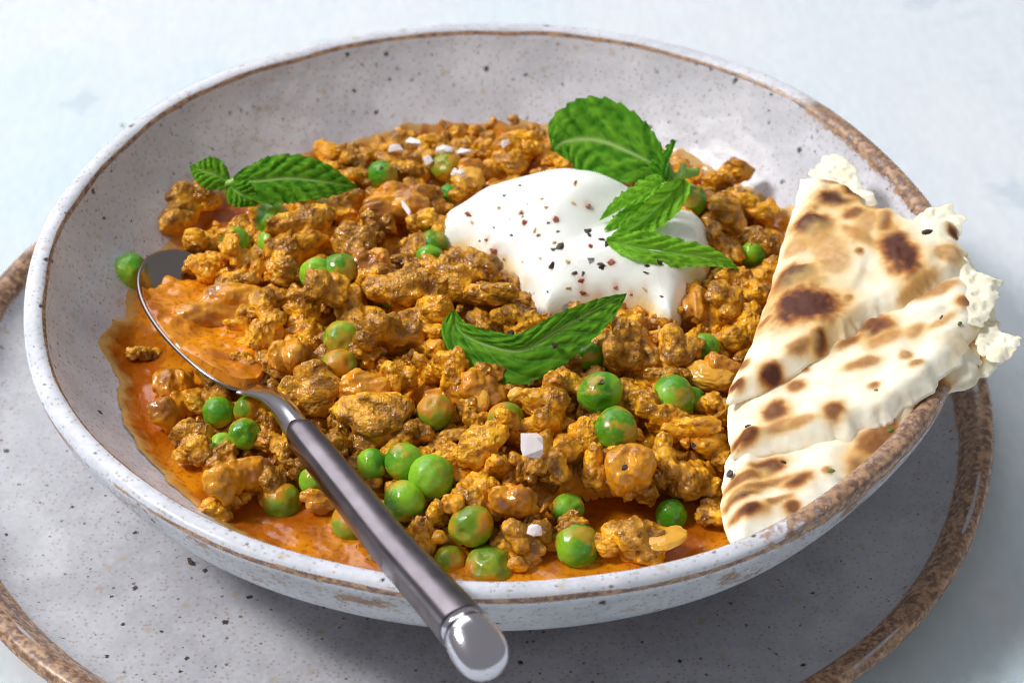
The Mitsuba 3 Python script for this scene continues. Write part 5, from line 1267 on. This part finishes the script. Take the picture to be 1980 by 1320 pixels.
for root, lab, leaves, stems in MINT:
    k = key_for(root)
    tag(k, lab, "mint", "mint sprigs and leaves on the curry")
    for kw in leaves:
        lb = kw.pop("label", None)
        put("leaf", leaf(**kw), k, label=lb)
    for kw in stems:
        put("stem", stem(**kw), k)

# ---------------------------------------------------------------- pepper, salt, seeds
def flake(seed, flat=0.6):
    r = np.random.default_rng(seed)
    p = r.normal(size=(11, 3))
    p /= np.linalg.norm(p, axis=1, keepdims=True)
    p *= r.uniform(0.6, 1.0, (11, 1)) * [1, r.uniform(0.55, 0.9), flat]
    return trimesh.convex.convex_hull(p)
FL = {b: [mikit.ply(flake(40 + i), b) for i in range(8)] for b in ("pepper_black", "pepper_red", "pepper_husk")}
PEPPER = [
    (-6.53, 24.17, 47.1, 1.56, 1, 'reddish brown pepper flake bleeding colour into the white yogurt', 'reddish pepper flakes on the yogurt'),
    (-5.71, 22.01, 46.35, 0.97, 2, 'pale tan pepper husk on the white yogurt', 'pale pepper husks on the yogurt'),
    (-10.92, 39.1, 38.35, 1.36, 0, 'tiny black pepper flake on the white yogurt', 'black pepper flakes on the yogurt'),
    (22.32, 14.33, 49.6, 1.95, 0, 'tiny black pepper flake on the white yogurt', 'black pepper flakes on the yogurt'),
    (22.66, 12.33, 49.85, 1.17, 0, 'tiny black pepper flake on the white yogurt', 'black pepper flakes on the yogurt'),
    (15.67, 8.47, 49.35, 1.75, 0, 'tiny black pepper flake on the white yogurt', 'black pepper flakes on the yogurt'),
    (13.95, 8.26, 48.85, 1.36, 0, 'tiny black pepper flake on the white yogurt', 'black pepper flakes on the yogurt'),
    (-0.49, 13.36, 44.1, 1.56, 1, 'reddish brown pepper flake bleeding colour into the white yogurt', 'reddish pepper flakes on the yogurt'),
    (22.5, 22.19, 51.6, 1.75, 1, 'reddish brown pepper flake bleeding colour into the white yogurt', 'reddish pepper flakes on the yogurt'),
    (18.82, 22.0, 52.6, 1.36, 2, 'pale tan pepper husk on the white yogurt', 'pale pepper husks on the yogurt'),
    (14.54, 16.46, 51.6, 1.36, 1, 'reddish brown pepper flake bleeding colour into the white yogurt', 'reddish pepper flakes on the yogurt'),
    (7.05, 17.04, 50.1, 1.36, 1, 'reddish brown pepper flake bleeding colour into the white yogurt', 'reddish pepper flakes on the yogurt'),
    (6.02, 20.23, 50.85, 1.17, 1, 'reddish brown pepper flake bleeding colour into the white yogurt', 'reddish pepper flakes on the yogurt'),
    (9.82, 14.09, 49.85, 1.56, 2, 'pale tan pepper husk on the white yogurt', 'pale pepper husks on the yogurt'),
    (10.45, 12.56, 49.6, 0.97, 1, 'reddish brown pepper flake bleeding colour into the white yogurt', 'reddish pepper flakes on the yogurt'),
    (13.72, 3.69, 47.35, 1.95, 0, 'tiny black pepper flake on the white yogurt', 'black pepper flakes on the yogurt'),
    (22.69, 4.19, 48.85, 1.56, 0, 'tiny black pepper flake on the white yogurt', 'black pepper flakes on the yogurt'),
    (25.41, 3.29, 48.35, 1.75, 0, 'tiny black pepper flake on the white yogurt', 'black pepper flakes on the yogurt'),
    (25.53, 2.32, 47.85, 1.17, 0, 'tiny black pepper flake on the white yogurt', 'black pepper flakes on the yogurt'),
    (27.75, 3.63, 48.6, 1.56, 1, 'reddish brown pepper flake bleeding colour into the white yogurt', 'reddish pepper flakes on the yogurt'),
    (17.4, 4.1, 48.35, 1.17, 2, 'pale tan pepper husk on the white yogurt', 'pale pepper husks on the yogurt'),
    (18.88, 1.11, 47.1, 1.17, 0, 'tiny black pepper flake on the white yogurt', 'black pepper flakes on the yogurt'),
    (20.98, 0.96, 47.1, 1.17, 0, 'tiny black pepper flake on the white yogurt', 'black pepper flakes on the yogurt'),
    (20.74, -0.37, 46.1, 1.56, 1, 'reddish brown pepper flake bleeding colour into the white yogurt', 'reddish pepper flakes on the yogurt'),
    (20.9, -2.4, 44.1, 1.36, 1, 'reddish brown pepper flake bleeding colour into the white yogurt', 'reddish pepper flakes on the yogurt'),
    (28.77, -0.96, 44.85, 1.17, 1, 'reddish brown pepper flake bleeding colour into the white yogurt', 'reddish pepper flakes on the yogurt'),
    (24.77, -2.94, 42.1, 1.95, 1, 'reddish brown pepper flake bleeding colour into the white yogurt', 'reddish pepper flakes on the yogurt'),
    (17.14, -4.48, 41.6, 2.14, 0, 'tiny black pepper flake on the white yogurt', 'black pepper flakes on the yogurt'),
    (36.12, 2.95, 48.35, 1.17, 0, 'tiny black pepper flake on the white yogurt', 'black pepper flakes on the yogurt'),
    (36.11, 1.22, 47.35, 1.17, 0, 'tiny black pepper flake on the white yogurt', 'black pepper flakes on the yogurt'),
    (35.66, -1.47, 44.6, 1.56, 2, 'pale tan pepper husk on the white yogurt', 'pale pepper husks on the yogurt'),
    (39.63, -3.96, 44.6, 0.78, 1, 'reddish brown pepper flake bleeding colour into the white yogurt', 'reddish pepper flakes on the yogurt'),
    (17.43, -1.97, 45.1, 1.17, 2, 'pale tan pepper husk on the white yogurt', 'pale pepper husks on the yogurt'),
    (5.49, 13.36, 47.35, 0.97, 1, 'reddish brown pepper flake bleeding colour into the white yogurt', 'reddish pepper flakes on the yogurt'),
    (-2.06, 16.25, 45.35, 1.17, 1, 'reddish brown pepper flake bleeding colour into the white yogurt', 'reddish pepper flakes on the yogurt'),
    (-3.84, 17.12, 44.35, 0.58, 0, 'tiny black pepper flake on the white yogurt', 'black pepper flakes on the yogurt'),
    (15.17, 13.01, 50.6, 0.78, 0, 'tiny black pepper flake on the white yogurt', 'black pepper flakes on the yogurt'),
    (12.66, 15.49, 51.35, 0.78, 0, 'tiny black pepper flake on the white yogurt', 'black pepper flakes on the yogurt'),
    (12.15, 20.25, 52.35, 0.97, 2, 'pale tan pepper husk on the white yogurt', 'pale pepper husks on the yogurt'),
    (11.15, 23.86, 52.35, 1.17, 2, 'pale tan pepper husk on the white yogurt', 'pale pepper husks on the yogurt'),
    (0.83, 22.62, 50.1, 0.97, 2, 'pale tan pepper husk on the white yogurt', 'pale pepper husks on the yogurt'),
    (19.23, 28.48, 53.85, 1.75, 2, 'pale tan pepper husk on the white yogurt', 'pale pepper husks on the yogurt'),
    (5.57, 15.95, 48.85, 0.78, 0, 'tiny black pepper flake on the white yogurt', 'black pepper flakes on the yogurt'),
    (3.97, 14.95, 47.85, 0.78, 0, 'tiny black pepper flake on the white yogurt', 'black pepper flakes on the yogurt'),
    (25.49, 10.82, 50.1, 1.56, 0, 'tiny black pepper flake on the white yogurt', 'black pepper flakes on the yogurt'),
    (26.92, 8.46, 50.35, 1.75, 0, 'tiny black pepper flake on the white yogurt', 'black pepper flakes on the yogurt'),
    (14.18, 9.75, 49.6, 0.97, 2, 'pale tan pepper husk on the white yogurt', 'pale pepper husks on the yogurt'),
    (6.81, 7.68, 45.1, 0.78, 2, 'pale tan pepper husk on the white yogurt', 'pale pepper husks on the yogurt'),
    (22.97, 8.2, 49.85, 1.17, 1, 'reddish brown pepper flake bleeding colour into the white yogurt', 'reddish pepper flakes on the yogurt'),
    (2.18, 11.42, 43.1, 0.78, 1, 'reddish brown pepper flake bleeding colour into the white yogurt', 'reddish pepper flakes on the yogurt'),
    (32.5, -1.95, 43.35, 0.78, 1, 'reddish brown pepper flake bleeding colour into the white yogurt', 'reddish pepper flakes on the yogurt'),
    (12.78, -2.72, 44.35, 0.58, 0, 'tiny black pepper flake on the white yogurt', 'black pepper flakes on the yogurt'),
    (1.91, 26.43, 51.1, 0.78, 0, 'tiny black pepper flake on the white yogurt', 'black pepper flakes on the yogurt'),
    (5.68, 29.48, 52.1, 0.78, 0, 'tiny black pepper flake on the white yogurt', 'black pepper flakes on the yogurt'),
    (6.41, 19.01, 50.35, 0.78, 0, 'tiny black pepper flake on the white yogurt', 'black pepper flakes on the yogurt'),
    (-0.47, 17.99, 47.85, 0.78, 0, 'tiny black pepper flake on the white yogurt', 'black pepper flakes on the yogurt'),
    (10.87, 6.47, 47.35, 0.78, 2, 'pale tan pepper husk on the white yogurt', 'pale pepper husks on the yogurt'),
    (31.39, -3.19, 39.6, 0.78, 2, 'pale tan pepper husk on the white yogurt', 'pale pepper husks on the yogurt'),
    (28.5, 21.28, 49.1, 0.78, 0, 'tiny black pepper flake on the white yogurt', 'black pepper flakes on the yogurt'),
    (3.28, 18.89, 49.6, 0.58, 0, 'tiny black pepper flake on the white yogurt', 'black pepper flakes on the yogurt'),
    (7.63, 22.66, 51.6, 0.58, 0, 'tiny black pepper flake on the white yogurt', 'black pepper flakes on the yogurt'),
    (-29.3, 46.45, 45.0, 1.07, 0, 'black pepper fleck on the pea at the back of the bowl', 'pepper flakes off the yogurt'),
    (24.62, -39.22, 47.5, 1.38, 0, 'black pepper flake stuck on the large pea', 'pepper flakes off the yogurt'),
    (14.06, -27.84, 48.5, 1.53, 0, 'black pepper flake on the front half of the lone mint leaf', 'pepper flakes off the yogurt'),
    (3.86, -23.78, 48.5, 1.53, 0, 'black pepper flake on the back half of the lone mint leaf', 'pepper flakes off the yogurt'),
    (19.39, -20.25, 51.0, 0.92, 0, 'black pepper fleck near the tip of the lone mint leaf', 'pepper flakes off the yogurt'),
    (39.04, 1.5, 50.5, 1.38, 0, 'dark pepper flake on the pale mint leaf over the yogurt', 'pepper flakes off the yogurt'),
    (13.92, -42.71, 42.0, 1.38, 0, 'pepper flake standing on mince above the salt crystal', 'pepper flakes off the yogurt'),
    (52.53, -63.07, 42.0, 1.53, 0, "black pepper flake against the flatbread's lower fold", 'pepper flakes off the yogurt'),
    (-19.44, 28.22, 43.0, 0.92, 0, 'black pepper fleck on the orange meat lump at the back', 'pepper flakes off the yogurt'),
    (-23.19, 11.89, 42.0, 0.77, 0, 'pepper speck on the mince left of the yogurt', 'pepper flakes off the yogurt'),
    (29.03, -67.1, 47.0, 1.07, 0, 'pepper fleck on the big lump near the front', 'pepper flakes off the yogurt'),
    (-32.97, 22.35, 42.0, 0.92, 0, 'dark pepper speck between chunks left of the yogurt', 'pepper flakes off the yogurt'),
    (44.83, -53.9, 42.0, 0.92, 0, 'pepper speck on the mince near the flatbread', 'pepper flakes off the yogurt'),
    (-7.73, 58.69, 42.0, 1.07, 0, 'dark pepper flake on the back mince behind the salt', 'pepper flakes off the yogurt'),
    (-16.83, 12.74, 41.0, 0.92, 0, "pepper speck on the pea at the yogurt's edge", 'pepper flakes off the yogurt'),
    (-68.62, -57.42, 7.2, 1.7, 0, 'single curled brown pepper flake lying on the plate', ''),
    (-110.08, 128.3, 1.0, 0.9, 0, 'tiny dark crumb on the tabletop behind the bowl', ''),
]
for x, y, z, r, tone, lab, grp in PEPPER:
    b = ("pepper_black", "pepper_red", "pepper_husk")[tone]
    m = T().translate([x / 1e3, y / 1e3, z / 1e3]) @ T().rotate([0, 0, 1], float(rng.uniform(0, 360))) @ T().rotate([1, 0, 0], float(rng.uniform(-25, 25))) @ T().scale(r / 1e3)
    put("pepper_flake", FL[b][int(rng.integers(8))], to_world=m, label=lab, category="pepper", group=grp)
SEEDS = [
    (102.23, -25.58, 56.89, 1.9, 0.8, 60, 1, "black teardrop seed on the bread's middle fold"),
    (57.06, -51.84, 45.93, 1.0, 0.4, 10, 1, 'tiny black seed near the inner end of the middle fold'),
    (64.25, -60.7, 43.45, 0.8, 0.35, -30, 1, "thin dark seed on the bread's lowest fold"),
    (55.16, -58.11, 41.38, 1.0, 0.5, 40, 1, 'dark curled seed on the inner end of the lowest fold'),
    (101.08, 0.13, 61.71, 1.5, 0.8, 20, 1, 'dark seed baked into the upper fold near its torn edge'),
    (105.37, -28.72, 57.52, 1.2, 0.7, 50, 0, 'green herb fleck near the outer edge of the middle fold'),
    (74.08, -65.88, 45.77, 1.5, 0.9, 10, 0, 'pale green herb fleck on the lowest fold'),
    (87.57, -56.22, 49.19, 1.5, 0.9, 30, 0, 'green herb fleck where the folds meet above the rim'),
    (85.19, -46.66, 52.46, 1.0, 0.6, 0, 0, 'faint herb fleck in the middle of the middle fold'),
]
for i, (x, y, z, a, b, turn, dark, lab) in enumerate(SEEDS):
    m = trimesh.creation.icosphere(2, 1.0)
    v = np.array(m.vertices)
    v = v * (1 - 0.35 * np.clip(v[:, :1], 0, 1) ** 2 * np.array([[0, 1, 1]]))
    put("nigella_seed" if dark else "herb_fleck", mikit.ply(trimesh.Trimesh(v, m.faces, process=False), "pepper_black" if dark else "herb_dry", smooth=True),
        to_world=T().translate([x / 1e3, y / 1e3, z / 1e3]) @ T().rotate([0, 0, 1], turn) @ T().scale([a / 1e3 * (1 if dark else 0.6), b / 1e3 * (1 if dark else 0.6), 0.0004]), label=lab, category="seed" if dark else "herb", group="seeds and herb flecks on the flatbread")
SALT = [
    (8.89, -60.29, 46.5, 2.9, 3.4, 2.4, 10, 25, 'big pinkish white salt crystal on the mince in front'),
    (9.71, -81.6, 41.5, 1.6, 1.4, 1.4, 30, 20, 'small clear salt crystal near the front edge'),
    (-22.32, 27.93, 46.0, 0.6, 2.6, 0.6, 30, 10, 'thin white salt sliver on the orange meat lump'),
    (-13.65, 56.37, 43.5, 2.4, 1.2, 1.6, 0, 20, 'white salt shard on top of the saucy pea at the back'),
    (-21.87, 62.07, 42.0, 2.6, 1.0, 0.9, -30, 10, 'flat salt shard on the leftward back mince'),
    (-26.47, 59.85, 41.5, 2.0, 1.4, 1.0, 20, 0, 'pale salt flake at the back beside the round pea'),
    (-17.84, 54.24, 42.0, 1.3, 1.4, 1.2, 20, 30, 'salt chip left of the saucy pea at the back'),
    (-8.61, 56.51, 43.5, 2.6, 0.8, 0.8, 10, 0, 'long salt sliver right of the saucy pea at the back'),
    (-11.03, 48.01, 42.0, 1.0, 1.8, 1.1, 0, 20, 'clear salt shard in front of the saucy pea'),
    (1.85, 57.88, 45.0, 1.6, 0.9, 0.9, 50, 20, 'salt flake on the rear mince peak'),
    (-9.37, 45.2, 44.5, 1.5, 1.2, 0.9, 0, 10, 'salt flake on the orange onion cube'),
]
for i, (x, y, z, a, b, c, turn, tilt, lab) in enumerate(SALT):
    r = np.random.default_rng(60 + i)
    p = r.normal(size=(16, 3))
    p = p / np.abs(p).max(1, keepdims=True) ** 0.6 / np.linalg.norm(p, axis=1, keepdims=True) ** 0.4
    put("salt_flake", mikit.ply(trimesh.convex.convex_hull(p), "salt_crystal"), to_world=T().translate([x / 1e3, y / 1e3, z / 1e3]) @ T().rotate([0, 0, 1], turn) @ T().rotate([1, 0, 0], tilt) @ T().scale([a / 1e3, b / 1e3, c / 1e3]),
        label=lab, category="salt", group="salt flakes on the curry")
